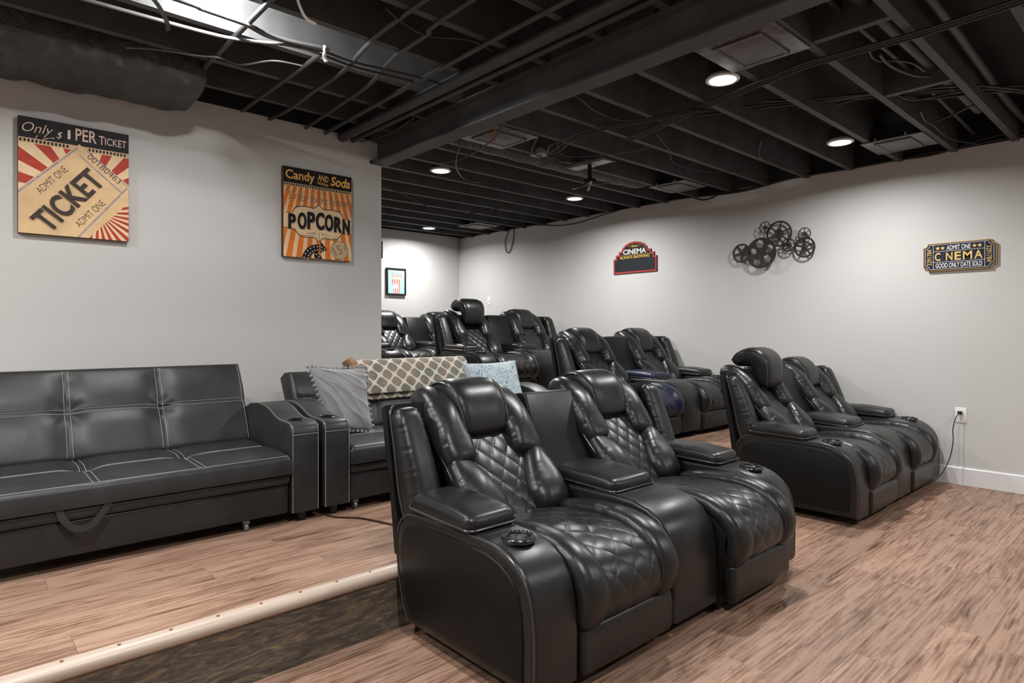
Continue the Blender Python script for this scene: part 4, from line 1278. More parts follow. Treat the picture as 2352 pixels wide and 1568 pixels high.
lettering('price_lettering', pp, 'poster_taupe', [('15', *pq(0.785, 0.885), 0.058, 0.062, {'rot': 0.45, 'bold': 0.01}), ('¢', *pq(0.90, 0.845), 0.026, 0.046, {'rot': 0.4})], PD + 0.0016)

# --- framed popcorn picture on the back wall
P('frame_black', (0.012, 0.011, 0.010), 0.35)
P('teal_print', (0.34, 0.62, 0.57), 0.5, var=0.08)
P('bright_red', (0.62, 0.030, 0.012), 0.5)
P('print_white', (0.82, 0.80, 0.76), 0.5)
P('pop_yellow', (0.85, 0.68, 0.34), 0.6, var=0.2, scale=90)
fp = thing('framed_picture', 'small framed print of a red striped popcorn box on the back wall', 'picture', (X_BACK, 4.545, 1.822), FACE_X)
FW, FH = 0.305, 0.368
fr_ = MB()
for (x0, x1, y0, y1) in ((-FW / 2, FW / 2, FH / 2 - 0.022, FH / 2), (-FW / 2, FW / 2, -FH / 2, -FH / 2 + 0.022), (-FW / 2, -FW / 2 + 0.022, -FH / 2 + 0.022, FH / 2 - 0.022), (FW / 2 - 0.022, FW / 2, -FH / 2 + 0.022, FH / 2 - 0.022)):
    fr_.box(x0, x1, y0, y1, 0.0, 0.032, 0.002)
fr_.obj('frame', 'frame_black', fp)
MB().box(-FW / 2 + 0.02, FW / 2 - 0.02, -FH / 2 + 0.02, FH / 2 - 0.02, 0.0, 0.020).obj('print_ground', 'teal_print', fp, flat=True)
z = 0.020
plates([[(-0.070, 0.035), (0.058, 0.030), (0.050, -0.160), (-0.030, -0.160)][::-1]], z, z + .0004).obj('popcorn_box', 'print_white', fp, flat=True)
rs = []
for k, (a, b) in enumerate(((0.0, 0.12), (0.26, 0.40), (0.58, 0.72), (0.88, 1.0))):
    rs.append([(-0.030 + 0.08 * a, -0.160), (-0.030 + 0.08 * b, -0.160), (-0.070 + 0.128 * b, 0.030), (-0.070 + 0.128 * a, 0.034)])
plates(rs, z + .0004, z + .0008).obj('box_stripes', 'bright_red', fp, flat=True)
plates([[(-0.046, -0.095), (0.038, -0.090), (0.040, -0.030), (-0.050, -0.032)]], z + .0008, z + .0011).obj('box_label', 'print_white', fp, flat=True)
lettering('box_lettering', fp, 'bright_red', [('HOT &', -0.006, -0.048, 0.072, 0.018, {'bold': 0.01}), ('Buttery', -0.004, -0.076, 0.072, 0.022, {'shear': 0.3})], z + .0011)
pk = [disc(-0.05 + 0.115 * i / 9 + 0.004 * math.sin(i * 5), 0.040 + 0.010 * math.sin(i * 2.3), 0.011, 9) for i in range(10)] + [disc(-0.045, 0.135, 0.010, 8), disc(0.0, 0.138, 0.009, 8), (disc(0.055, 0.06, 0.006, 8))]
plates(pk, z, z + .0006).obj('popcorn', 'pop_yellow', fp, flat=True)
lettering('script_lettering', fp, P('dark_teal', (0.10, 0.10, 0.12)), [('Delicious', 0.0, 0.118, 0.150, 0.034, {'shear': 0.35, 'bold': -0.01})], z + .0006)
plates([[(-0.078 + k * 0.046, 0.066), (-0.050 + k * 0.046, 0.066), (-0.050 + k * 0.046, 0.098), (-0.078 + k * 0.046, 0.098)] for k in range(4)], z, z + .0006).obj('letter_tiles', P('tile_red', (0.50, 0.09, 0.07)), fp, flat=True)
lettering('tile_lettering', fp, 'print_white', [(c, -0.064 + k * 0.046, 0.082, 0.013, 0.020, {}) for k, c in enumerate('POPS')][:0] + [('P', -0.064, 0.082, 0.013, 0.020, {}), ('P', -0.018, 0.082, 0.013, 0.020, {}), ('O', 0.028, 0.082, 0.014, 0.020, {}), ('R', 0.074, 0.082, 0.013, 0.020, {})], z + .0006)
# second frame mostly hidden behind the wall end
f2 = thing('framed_picture', 'black picture frame of which only a thin edge shows past the wall end', 'picture', (X_BACK, 4.18, 2.215), FACE_X)
f2m = MB()
for (x0, x1, y0, y1) in ((-0.153, 0.153, 0.115, 0.137), (-0.153, 0.153, -0.092, -0.07), (-0.153, -0.131, -0.07, 0.115), (0.131, 0.153, -0.07, 0.115)):
    f2m.box(x0, x1, y0, y1, 0, 0.03, 0.002)
f2m.obj('frame', 'frame_black', f2)
MB().box(-0.135, 0.135, -0.075, 0.12, 0, 0.018).obj('print_ground', 'teal_print', f2, flat=True)

# --- CINEMA marquee sign on the right wall
P('marquee_red', (0.52, 0.060, 0.055), 0.45, var=0.1)
P('marquee_black', (0.025, 0.019, 0.019), 0.4)
P('chalk', (0.020, 0.023, 0.030), 0.35)
P('sign_white', (0.82, 0.82, 0.83), 0.5)
P('sign_yellow', (0.85, 0.60, 0.10), 0.5)
P('sign_gold', (0.72, 0.48, 0.16), 0.38, 0.3, var=0.25, scale=60)
P('sign_navy', (0.018, 0.022, 0.032), 0.35)
P('gold_edge', (0.42, 0.25, 0.07), 0.35, 0.4, var=0.2)
OUT = [(-4.479, 1.793), (-4.479, 1.962), (-4.447, 1.962), (-4.447, 2.004), (-4.405, 2.004), (-4.405, 2.040), (-4.370, 2.040), (-4.350, 2.077), (-4.312, 2.109), (-4.255, 2.131), (-4.190, 2.139), (-4.125, 2.131), (-4.068, 2.109), (-4.030, 2.077), (-4.010, 2.040), (-3.972, 2.040), (-3.972, 2.004), (-3.930, 2.004), (-3.930, 1.962), (-3.898, 1.962), (-3.898, 1.793)]
mx_, mz_ = -4.1885, 1.94
OUT = [(x - mx_, z_ - mz_) for x, z_ in OUT]
def inset(poly, d):
    n = len(poly); out = []
    for i in range(n):
        a, b, c = np.array(poly[i - 1]), np.array(poly[i]), np.array(poly[(i + 1) % n])
        e1 = unit(b - a); e2 = unit(c - b)
        n1_ = np.array([e1[1], -e1[0]]); n2_ = np.array([e2[1], -e2[0]])
        k = unit(n1_ + n2_); s = d / max(0.35, float(k @ n1_))
        out.append(tuple(b + k * s))
    return out
ms = thing('cinema_sign', 'red bordered marquee sign reading CINEMA ALWAYS SHOWING on the right wall', 'sign', (mx_, Y_RIGHT, mz_), FACE_NY)
MB().prism(OUT, 0.0, 0.014, 'z').obj('board', 'marquee_black', ms, flat=True)
plates([inset(OUT, 0.003)], 0.014, 0.0146).obj('red_border', 'marquee_red', ms, flat=True)
plates([inset(OUT, 0.018)], 0.0146, 0.0152).obj('sign_face', 'marquee_black', ms, flat=True)
mid = inset(OUT, 0.0105); bulbs = []
for i in range(len(mid)):
    a, b = np.array(mid[i]), np.array(mid[(i + 1) % len(mid)]); ln = np.linalg.norm(b - a)
    for k in range(max(1, int(ln / 0.020))):
        q = a + (b - a) * (k + 0.5) / max(1, int(ln / 0.020)); bulbs.append(disc(q[0], q[1], 0.0036, 8))
plates(bulbs, 0.0146, 0.0154).obj('bulb_dots', P('bulb_dark', (0.16, 0.02, 0.03)), ms, flat=True)
plates([[(-0.262, -0.113), (-0.262, -0.012), (-0.245, 0.003), (0.245, 0.003), (0.262, -0.012), (0.262, -0.113), (0.245, -0.128), (-0.245, -0.128)]], 0.0152, 0.0158).obj('chalkboard', 'chalk', ms, flat=True)
lettering('white_lettering', ms, 'sign_white', [('CINEMA', 0.0, 0.090, 0.305, 0.056, {'bold': 0.018})], 0.0152)
lettering('yellow_lettering', ms, 'sign_yellow', [('Home', 0.0, 0.150, 0.085, 0.026, {'shear': 0.4, 'bold': 0.01}), ('ALWAYS SHOWING', 0.0, 0.030, 0.400, 0.032, {'bold': 0.004, 'spacing': 1.05})], 0.0152)
plates([band((-0.19, 0.054), (0.19, 0.054), 0.0022), disc(-0.075, 0.150, 0.005, 8), disc(0.075, 0.150, 0.005, 8), band((-0.07, 0.15), (-0.05, 0.15), 0.003), band((0.05, 0.15), (0.07, 0.15), 0.003)], 0.0152, 0.0158).obj('gold_rule', 'sign_gold', ms, flat=True)

# --- ticket shaped CINEMA sign
ts = thing('cinema_sign', 'navy ticket-shaped ADMIT ONE CINEMA sign with gold edge on the right wall', 'sign', (-1.212, Y_RIGHT, 1.714), FACE_NY)
def ticket_outline(hw, hh, r, n=5):
    pts = []
    for cx, cy, a0, a1 in ((hw, hh, 270, 180), (-hw, hh, 0, -90), (-hw, -hh, 90, 0), (hw, -hh, 180, 90)):
        for i in range(n + 1):
            a = math.radians(a0 + (a1 - a0) * i / n)
            pts.append((cx + r * math.cos(a), cy + r * math.sin(a)))
    return pts
MB().prism(ticket_outline(0.228, 0.106, 0.030), 0.0, 0.024, 'z').obj('gold_edge', 'gold_edge', ts, flat=True)
MB().prism(ticket_outline(0.222, 0.100, 0.030), 0.024, 0.028, 'z').obj('sign_face', 'sign_navy', ts, flat=True)
o1 = ticket_outline(0.214, 0.093, 0.030); ln_ = MB()
ln_.tube([(x, y, 0.0282) for x, y in o1], 0.0016, 6, closed=True)
for a, b in (((-0.160, -0.092), (-0.160, 0.092)), ((0.160, -0.092), (0.160, 0.092)), ((-0.160, 0.042), (0.160, 0.042)), ((-0.160, -0.040), (0.160, -0.040))):
    ln_.tube([(*a, 0.0282), (*b, 0.0282)], 0.0016, 6)
ln_.obj('white_rules', 'sign_white', ts)
lettering('white_lettering', ts, 'sign_white', [('ADMIT ONE', 0.0, 0.066, 0.150, 0.034, {'bold': 0.012}), ('GOOD ONLY DATE SOLD', 0.0, -0.066, 0.290, 0.036, {'bold': 0.012})], 0.028)
lettering('gold_lettering', ts, 'sign_gold', [('C', -0.132, 0.001, 0.036, 0.062, {'bold': 0.02}), ('N', -0.058, 0.001, 0.042, 0.062, {'bold': 0.015}), ('E', -0.004, 0.001, 0.040, 0.062, {'bold': 0.02}), ('M', 0.056, 0.001, 0.056, 0.062, {'bold': 0.015}), ('A', 0.122, 0.001, 0.050, 0.062, {'bold': 0.015}),
    ('3291784', -0.186, 0.0, 0.120, 0.032, {'rot': R90}), ('3291784', 0.186, 0.0, 0.120, 0.032, {'rot': -R90})], 0.028)
plates([band((-0.098, -0.030), (-0.098, 0.032), 0.0025)], 0.028, 0.0286).obj('letter_ghost', P('ghost', (0.10, 0.08, 0.06)), ts, flat=True)
plates([star(x, 0.066, 0.016) for x in (-0.132, -0.100, 0.098, 0.130)], 0.028, 0.0290).obj('gold_stars', 'sign_gold', ts, flat=True)

# --- film reel sculpture
P('reel_metal', (0.042, 0.037, 0.031), 0.42, 0.35, var=0.25)
RX, RZ = -2.62, 1.95
rs_ = thing('reel_sculpture', 'dark metal wall sculpture of seven film reels on the right wall', 'wall art', (RX, Y_RIGHT, RZ), FACE_NY)
def ring_mb(mb, cx, cy, r0, r1, z0, z1, n=36):
    mb.lathe([(r0, z0), (r1, z0), (r1, z1), (r0, z1), (r0, z0)], (cx, cy, 0), n)
def reel_spoked(cx, cy, r, z, ns, rim, hub, a0=0.2, sw=0.10, dots=False):
    mb = MB(); ring_mb(mb, cx, cy, r * (1 - rim), r, z, z + 0.006)
    if dots:
        ring_mb(mb, cx, cy, hub * r * 0.62, hub * r, z, z + 0.006)
        for k in range(6):
            a = math.radians(60 * k + 30); mb.prism(band((cx, cy), (cx + hub * r * 0.66 * math.cos(a), cy + hub * r * 0.66 * math.sin(a)), hub * r * 0.30), z, z + 0.005, 'z')
    else:
        mb.lathe([(0, z), (hub * r, z), (hub * r, z + 0.008), (hub * r * 0.5, z + 0.012), (0, z + 0.012)], (cx, cy, 0), 28)
    for k in range(ns):
        a = a0 + 2 * math.pi * k / ns
        mb.prism(band((cx + r * hub * 0.8 * math.cos(a), cy + r * hub * 0.8 * math.sin(a)), (cx + r * (1 - rim * 0.5) * math.cos(a), cy + r * (1 - rim * 0.5) * math.sin(a)), r * sw), z + 0.0005, z + 0.0055, 'z')
    mb.lathe([(0.0, 0.0), (0.007, 0.0), (0.007, z), (0.0, z)], (cx, cy, 0), 10)
    return mb
def reel_holes(cx, cy, r, z, nh):
    """solid disc with big oval openings: built from rim, hub and wide tapering webs"""
    bm = bmesh.new()
    mb = MB(); NA = 120; radii = [0.0, 0.18, 0.30, 0.36, 0.42, 0.5, 0.58, 0.66, 0.74, 0.80, 0.86, 1.0]
    vid = {}; V = []; F = []
    def inside(rr, a):
        k = round(a / (2 * math.pi / nh)); da = a - k * 2 * math.pi / nh
        x, y = rr * math.cos(da), rr * math.sin(da)
        return ((x - 0.585) / 0.262) ** 2 + (y / 0.240) ** 2 < 1
    def vtx(i, j, s):
        key = (i, j % NA, s)
        if i == 0: key = (0, 0, s)
        if key not in vid:
            a = 2 * math.pi * (j % NA) / NA; vid[key] = len(V)
            V.append((cx + r * radii[i] * math.cos(a + 0.45), cy + r * radii[i] * math.sin(a + 0.45), z + (0.006 if s else 0)))
        return vid[key]
    keep = {}
    for i in range(len(radii) - 1):
        for j in range(NA):
            keep[i, j] = not inside((radii[i] + radii[i + 1]) / 2, 2 * math.pi * (j + 0.5) / NA)
    for (i, j), kp in keep.items():
        if not kp: continue
        for s in (0, 1):
            q = [vtx(i, j, s), vtx(i + 1, j, s), vtx(i + 1, j + 1, s), vtx(i, j + 1, s)]
            q = list(dict.fromkeys(q)); F.append(tuple(q if s else q[::-1]))
        def wall(a, b):
            F.append((vtx(*a, 0), vtx(*b, 0), vtx(*b, 1), vtx(*a, 1)))
        if i == len(radii) - 2 or not keep[i + 1, j]: wall((i + 1, j), (i + 1, j + 1))
        if i > 0 and not keep[i - 1, j]: wall((i, j + 1), (i, j))
        if not keep[i, (j + 1) % NA] and i > 0: wall((i + 1, j + 1), (i, j + 1))
        if not keep[i, (j - 1) % NA] and i > 0: wall((i, j), (i + 1, j))
    bm.free(); mb.add(V, F)
    mb.lathe([(0.0, 0.0), (0.008, 0.0), (0.008, z), (0.0, z)], (cx, cy, 0), 10)
    return mb
def rc(x, zz): return (x - RX, zz - RZ)
reel_holes(*rc(-2.721, 1.870), 0.142, 0.060, 5).obj('reel', 'reel_metal', rs_, flat=True)
reel_spoked(*rc(-2.560, 2.031), 0.117, 0.045, 6, 0.13, 0.36, 0.35, 0.11).obj('reel', 'reel_metal', rs_, flat=True)
reel_spoked(*rc(-2.919, 1.887), 0.091, 0.045, 5, 0.20, 0.30, 0.9, 0.26, True).obj('reel', 'reel_metal', rs_, flat=True)
reel_spoked(*rc(-2.677, 2.099), 0.055, 0.072, 6, 0.13, 0.30, 0.5, 0.10, True).obj('reel', 'reel_metal', rs_, flat=True)
reel_spoked(*rc(-2.468, 1.919), 0.061, 0.066, 8, 0.16, 0.42, 0.2, 0.12, True).obj('reel', 'reel_metal', rs_, flat=True)
reel_spoked(*rc(-2.326, 2.002), 0.055, 0.066, 6, 0.13, 0.32, 0.5, 0.10, True).obj('reel', 'reel_metal', rs_, flat=True)
reel_spoked(*rc(-2.333, 1.887), 0.092, 0.045, 5, 0.17, 0.30, 0.35, 0.16).obj('reel', 'reel_metal', rs_, flat=True)
wr_ = MB()
for k in range(4):
    y_ = 0.075 - 0.028 * k
    wr_.tube([(-0.06, y_ + 0.02, 0.02), (0.02, y_ + 0.035, 0.02), (0.10, y_ - 0.005, 0.02), (0.18, y_ + 0.022, 0.02), (0.27, y_ - 0.01, 0.02)], 0.0016, 6, n=30)
wr_.obj('film_wire', 'reel_metal', rs_)

# --- outlet, plug and cord, light switch
ol = thing('wall_outlet', 'white wall outlet low on the right wall with a black plug in it', 'outlet', (-1.203, Y_RIGHT, 0.520), FACE_NY)
MB().box(-0.036, 0.036, -0.056, 0.056, 0.0, 0.006, 0.003).obj('cover_plate', 'white_plastic', ol)
rcp = MB()
for yy in (0.020, -0.020):
    rcp.prism([(x * 1.0, yy + y) for x, y in rrect(-0.014, 0.014, -0.014, 0.014, 0.008)], 0.006, 0.008, 'z')
rcp.obj('receptacle', 'white_plastic', ol, flat=True)
sl_ = MB()
for yy in (-0.020,):
    sl_.box(-0.007, -0.005, yy - 0.004, yy + 0.006, 0.008, 0.0085); sl_.box(0.005, 0.007, yy - 0.004, yy + 0.006, 0.008, 0.0085); sl_.box(-0.002, 0.002, yy - 0.011, yy - 0.007, 0.008, 0.0085)
sl_.obj('slot', 'ink', ol, flat=True)
pc = thing('power_cord', 'black plug and cord running from the outlet down to the loveseat', 'cord', (-1.203, Y_RIGHT - 0.009, 0.54))
MB().box(-0.014, 0.014, -0.032, 0.0, -0.012, 0.012, 0.005).obj('plug', 'black_plastic', pc)
ox, oy, oz = -1.203, Y_RIGHT - 0.009, 0.54
cw = [(-1.205, 5.60, 0.535), (-1.222, 5.575, 0.50), (-1.235, 5.56, 0.42), (-1.232, 5.55, 0.33), (-1.245, 5.53, 0.22), (-1.275, 5.49, 0.115), (-1.31, 5.44, 0.055), (-1.36, 5.36, 0.018), (-1.43, 5.27, 0.006), (-1.55, 5.2, 0.006)]
MB().tube([(x - ox, y - oy, z_ - oz) for x, y, z_ in cw], 0.0034, 8, n=60).obj('cord', 'cable', pc)
sw_ = thing('light_switch', 'white light switch on the right wall near the back corner', 'switch', (-6.685, Y_RIGHT, 1.571), FACE_NY)
MB().box(-0.036, 0.036, -0.058, 0.058, 0, 0.006, 0.003).obj('cover_plate', 'white_plastic', sw_)
MB().prism([(-0.006, 0.006), (-0.004, 0.018), (0.008, 0.012), (0.006, 0.006)], -0.005, 0.005, 'x').obj('toggle', 'caster', sw_)

# ------------------------------------------------------------------ ceiling clutter
def one(mb, name, mat, label, cat, group=None, angle=38):
    return tag(mb.obj(name, mat, angle=angle), label, cat, group)

# wrapped duct along the left wall
dm = MB()
sec = []
dp = crom([(-3.66, -2.15, 2.545, 0.27, 0.15, 0.20), (-3.66, -0.6, 2.545, 0.275, 0.15, 0.20), (-3.66, 0.15, 2.545, 0.27, 0.15, 0.195), (-3.66, 0.62, 2.545, 0.275, 0.15, 0.19), (-3.655, 0.88, 2.54, 0.27, 0.15, 0.175), (-3.65, 1.02, 2.535, 0.262, 0.14, 0.16)], 60)
dm.puff(dp, n=90, m=44, p=0.48, q=0.55, wdir=(-1, 0, 0), cap=(0.02, 0.03), wave=0.0, seed=4)
rg = np.random.RandomState(2)
nv_ = []
for (x, y, z_) in dm.v:
    k = 0.010 * math.sin(y * 13 + z_ * 9) * math.sin(x * 15 + y * 4) + 0.007 * math.sin(y * 37 + z_ * 21) * math.sin(z_ * 29 + y * 9)
    sd = 0.014 * math.exp(-((y - 0.52) / 0.012) ** 2) + 0.012 * math.exp(-((y - 0.30) / 0.015) ** 2) + 0.012 * math.exp(-((y + 0.1) / 0.012) ** 2)
    ax, az = x + 3.66, z_ - 2.52
    l_ = math.hypot(ax, az) + 1e-6
    nv_.append((max(x + ax / l_ * (k - sd), X_PART + 0.003), y, min(z_ + az / l_ * (k - sd), Z_DECK - 0.003)))
dm.v = nv_
one(dm, 'wrapped_duct', 'duct', 'bulky black wrapped air duct under the ceiling above the ticket poster', 'duct', angle=180)

# ceiling registers in the joist bays
def register(x, y, label, s=0.19, rot=0):
    t = thing('ceiling_register', label, 'vent', (x, y, Z_JOIST), (0, 0, rot), 'square ceiling registers')
    MB().box(-s - 0.005, s + 0.005, -s, s, -0.010, -0.001, 0.002).obj('mounting_plate', 'galv', t)
    fr = MB(); a, b = s * 0.62, s * 0.80
    for (x0, x1, y0, y1) in ((-a, a, b - 0.02, b), (-a, a, -b, -b + 0.02), (-a, -a + 0.02, -b + 0.02, b - 0.02), (a - 0.02, a, -b + 0.02, b - 0.02)):
        fr.box(x0, x1, y0, y1, -0.022, -0.010, 0.003)
    fr.obj('frame', 'register', t)
    MB().box(-a + 0.022, a - 0.022, -b + 0.022, b - 0.022, -0.019, -0.010, 0.002).obj('face_panel', 'register', t)
    MB().box(-s * 0.7, s * 0.7, -s * 0.7, s * 0.7, 0.0, 0.10).obj('duct_boot', 'ceiling', t)
    for sx_ in (-1, 1):
        MB().lathe([(0.0, 0.018), (0.008, 0.018), (0.008, 0.0), (0.0, 0.0)], (sx_ * s * 0.5, -s - 0.004, -0.004), 10).obj('bolt', 'raw_metal', t)
    return t
register(-1.435, 2.845, 'square ceiling register tucked beside the beam, behind the brightest light')
register(-1.450, 5.070, 'square ceiling register by the right wall, nearest to the picture edge')
register(-3.270, 5.050, 'square ceiling register by the right wall, between marquee sign and reels')
register(-3.270, 2.850, 'square ceiling register beside the beam with the copper rod hanging near')
register(-6.200, 5.050, 'farthest square ceiling register, near the back corner')

# flexible duct from register to register
fd = MB()
pts = crom([(-3.60, 2.40, 2.58), (-3.60, 2.9, 2.575), (-3.595, 3.5, 2.57), (-3.60, 4.1, 2.575), (-3.59, 4.75, 2.585), (-3.58, 4.95, 2.61)], 150)
rad = 0.085
T = unit(np.gradient(pts, axis=0)); V = []; F = []
for i in range(150):
    a = unit(np.cross(T[i], np.array([0, 0, 1.0]))); b = np.cross(a, T[i]); r_ = rad * (1 + 0.03 * math.sin(i * 2.1) + 0.03 * math.sin(i * 0.37))
    for j in range(18):
        th_ = 2 * math.pi * j / 18; V.append(pts[i] + r_ * (math.cos(th_) * a + math.sin(th_) * b))
for i in range(149):
    for j in range(18):
        F.append((i * 18 + j, i * 18 + (j + 1) % 18, (i + 1) * 18 + (j + 1) % 18, (i + 1) * 18 + j))
fd.add(V, F)
one(fd, 'flexible_duct', 'duct', 'ribbed black flexible duct running between two ceiling registers', 'duct', angle=180)

# projector bracket
pb = thing('projector_bracket', 'projector ceiling bracket with bare metal plate and empty arms', 'bracket', (-3.30, 3.84, Z_JOIST))
MB().box(-0.20, 0.20, -0.085, 0.085, -0.012, 0.0, 0.002).obj('mounting_board', 'joist', pb)
pl_ = MB().box(-0.19, 0.19, -0.05, 0.05, -0.016, -0.012, 0.001)
pl_.obj('metal_plate', 'raw_metal', pb)
MB().lathe([(0.0, -0.020), (0.05, -0.020), (0.05, -0.016), (0.0, -0.016)], (0, 0, 0), 20).obj('flange', 'black_plastic', pb)
MB().lathe([(0.0, -0.13), (0.016, -0.13), (0.016, -0.02), (0.0, -0.02)], (0, 0, 0), 14).obj('drop_tube', 'black_plastic', pb)
MB().box(-0.04, 0.04, -0.03, 0.03, -0.165, -0.125, 0.006).obj('swivel_head', 'black_plastic', pb)
for k in range(4):
    a = math.radians(20 + 90 * k + (25 if k % 2 else -10))
    MB().tube([(0, 0, -0.16), (0.08 * math.cos(a), 0.08 * math.sin(a), -0.178), (0.17 * math.cos(a), 0.17 * math.sin(a), -0.182)], 0.010, 8, flat=0.4).obj('arm', 'black_plastic', pb)

# black pipes along the beam and cables looping between the joists
def pipe(pts, r, label, mat='pipe', name='ceiling_pipe', cat='pipe', group=None, n=None, seg=12):
    return one(MB().tube(pts, r, seg, n=n), name, mat, label, cat, group, 60)
G1 = 'thin black pipes crossing the left ceiling'
pipe([(-3.94, 2.005, 2.475), (2.5, 1.985, 2.475)], 0.034, 'thickest black pipe running beside the steel beam')
pipe([(-3.94, 2.085, 2.468), (2.5, 2.085, 2.468)], 0.016, 'slim black pipe between the thick pipe and the beam')
pipe([(-3.94, 1.885, 2.478), (-2.24, 1.85, 2.478), (2.5, 1.85, 2.478)], 0.013, 'slim black pipe just left of the thick pipe')
pipe([(-3.94, 1.75, 2.482), (-3.35, 1.72, 2.484), (-2.99, 1.69, 2.480), (-2.62, 1.62, 2.486), (-2.31, 1.60, 2.482), (-1.96, 1.57, 2.484), (1.0, 1.55, 2.484)], 0.011, 'second slim black pipe from the popcorn poster side', n=50)
pipe([(-3.94, 1.51, 2.484), (-3.67, 1.53, 2.482), (-3.34, 1.52, 2.486), (-2.94, 1.51, 2.482), (-2.61, 1.46, 2.486), (-2.09, 1.43, 2.484), (1.0, 1.40, 2.486)], 0.011, 'slim black pipe crossing left of the popcorn poster', n=50)
pipe([(-3.90, 1.33, 2.484), (-2.78, 1.34, 2.486)], 0.012, 'short black pipe ending at the white cable tie')
pipe([(-3.94, 0.97, 2.486), (1.0, 0.98, 2.486)], 0.012, 'pale lit pipe beside the wrapped duct end')
pipe([(-0.79, 2.4, 2.60), (-0.79, 3.5, 2.60), (-0.815, 4.9, 2.60), (-0.80, 5.62, 2.60)], 0.022, 'black pipe between the joists nearest the upper right corner', n=30)
pipe([(-1.0, 2.4, 2.60), (-0.99, 3.34, 2.60), (-0.97, 5.0, 2.60)], 0.030, 'thick black pipe hung against a joist at upper right')
pipe([(-1.10, 2.4, 2.61), (-1.10, 3.2, 2.61), (-1.09, 4.06, 2.61), (-1.12, 5.62, 2.61)], 0.013, 'thin black pipe in the joist bay at upper right', n=20)

CG = 'black cables strung across the ceiling joists'
def cable(pts, label='thin black cable strung across the dark ceiling joists', r=0.0055, mat='cable', name='ceiling_cable', group=CG, n=40):
    return one(MB().tube(pts, r, 7, n=n), name, mat, label, 'cable', group, 60)
def zz(l, z_=2.478, w=0.0): return [(p[0], p[1], z_ + w * math.sin(i * 1.7)) for i, p in enumerate(l)]
cable(zz([(-2.72, 0.2), (-2.74, 0.73), (-2.75, 0.77), (-2.76, 0.96), (-2.79, 1.11), (-2.75, 1.30)], 2.47), 'bright lit cable stretched past the top left lamp', 0.009, 'white_cable', group=None)
cable(zz([(-3.0, 0.1), (-2.96, 0.79), (-2.92, 0.99), (-2.83, 1.16), (-2.80, 1.31)], 2.47), 'lower grey cable running from the duct to the cable tie', 0.008, 'white_cable', group=None)
cable(zz([(-2.78, 0.97), (-2.82, 1.09), (-2.79, 1.30), (-2.80, 1.49), (-2.77, 1.65), (-2.74, 1.84), (-2.74, 2.0)], 2.474), label='black cable running on from the cable tie towards the thick pipe')
cable(zz([(-2.76, 1.0), (-2.80, 1.12), (-2.82, 1.34), (-2.84, 1.50), (-2.82, 1.67), (-2.80, 1.84)], 2.470), label='second black cable running on from the cable tie, slightly lower')
cable(zz([(-3.35, 0.62), (-3.28, 0.72), (-3.21, 0.90), (-3.17, 0.97), (-3.18, 1.08), (-3.03, 1.18), (-2.99, 1.31)], 2.465), 'thin wavy grey wire in front of the wrapped duct', 0.0045, 'white_cable', group=None)
cable(zz([(-2.25, 1.34), (-2.31, 1.47), (-2.33, 1.61), (-2.24, 1.77), (-2.25, 1.91)], 2.478), label='short black cable drooping across the slim pipes near the top edge')
cable(zz([(-3.19, 2.10), (-3.48, 2.14), (-3.71, 2.13), (-3.85, 2.09)], 2.44), label='black cable curving down beside the steel beam at the wall end')
cable(zz([(-2.37, 2.42), (-2.37, 2.65), (-2.44, 2.88), (-2.45, 3.11), (-2.37, 3.20), (-2.2, 3.3)], 2.475), label='black cable leaving the beam and dipping before the joists')
for e in (0.0, 0.035, 0.06):
    cable(zz([(-2.03 + e, 3.31 + e), (-2.38 + e, 3.21 + e), (-2.56 + e, 3.15 + e), (-2.78 + e, 3.13 + e), (-2.96, 3.17 + e), (-3.11, 3.19 + e * 2), (-3.29, 3.34)], 2.472 - e * 0.1), label='one of three black cables bundled above the projector bracket')
for e in (0.0, 0.028, 0.05):
    cable(zz([(-2.68, 3.50 + e), (-2.03, 3.32 + e), (-1.38, 3.17 + e), (-1.21, 3.17 + e), (-0.90, 3.20 + e), (-0.72, 3.20 + e), (-0.50, 3.185 + e), (-0.2, 3.16 + e)], 2.482 - 0.004 * (e > 0.03)), r=0.0065, label='one of three long black cables crossing all joists beside the brightest light')
for k, l in enumerate(([(-1.79, 3.68), (-1.62, 3.86), (-1.51, 3.91), (-1.24, 4.06), (-1.13, 4.16), (-0.88, 4.34), (-0.68, 4.63)], [(-1.85, 3.82), (-1.51, 4.01), (-1.24, 4.13), (-1.16, 4.35), (-0.88, 4.45), (-0.70, 4.73)], [(-1.53, 4.13), (-1.41, 4.14), (-1.24, 4.21), (-1.10, 4.42), (-0.88, 4.57), (-0.6, 4.8)], [(-1.95, 3.75), (-1.6, 3.98), (-1.3, 4.12), (-1.0, 4.36), (-0.6, 4.7)], [(-2.4, 3.6), (-2.0, 3.85), (-1.7, 3.95), (-1.3, 4.2), (-0.95, 4.5)])):
    cable(zz(l, 2.55 + 0.008 * k, 0.006), r=0.007, label=['topmost cable of the loose bundle between the rightmost lights', 'second cable of the loose bundle between the rightmost lights', 'third cable of the loose bundle between the rightmost lights', 'fourth cable of the loose bundle between the rightmost lights', 'lowest cable of the loose bundle, reaching farthest left'][k])
cable(zz([(-1.05, 3.23), (-1.08, 3.35), (-1.08, 3.45), (-1.04, 3.49), (-1.0, 3.54), (-0.97, 3.63), (-0.96, 3.77)], 2.50), label='thin black cable looping in the joist bay at upper right')
cable(zz([(-1.04, 3.35), (-1.05, 3.47), (-1.04, 3.61), (-1.0, 3.77), (-0.95, 3.83)], 2.49), r=0.008, label='thicker black cable drooping in the joist bay at upper right')
cable(zz([(-1.14, 4.39), (-1.17, 4.60), (-1.16, 4.72), (-1.16, 5.16), (-1.05, 5.5)], 2.485), label='black cable dropping towards the right wall beside a register')
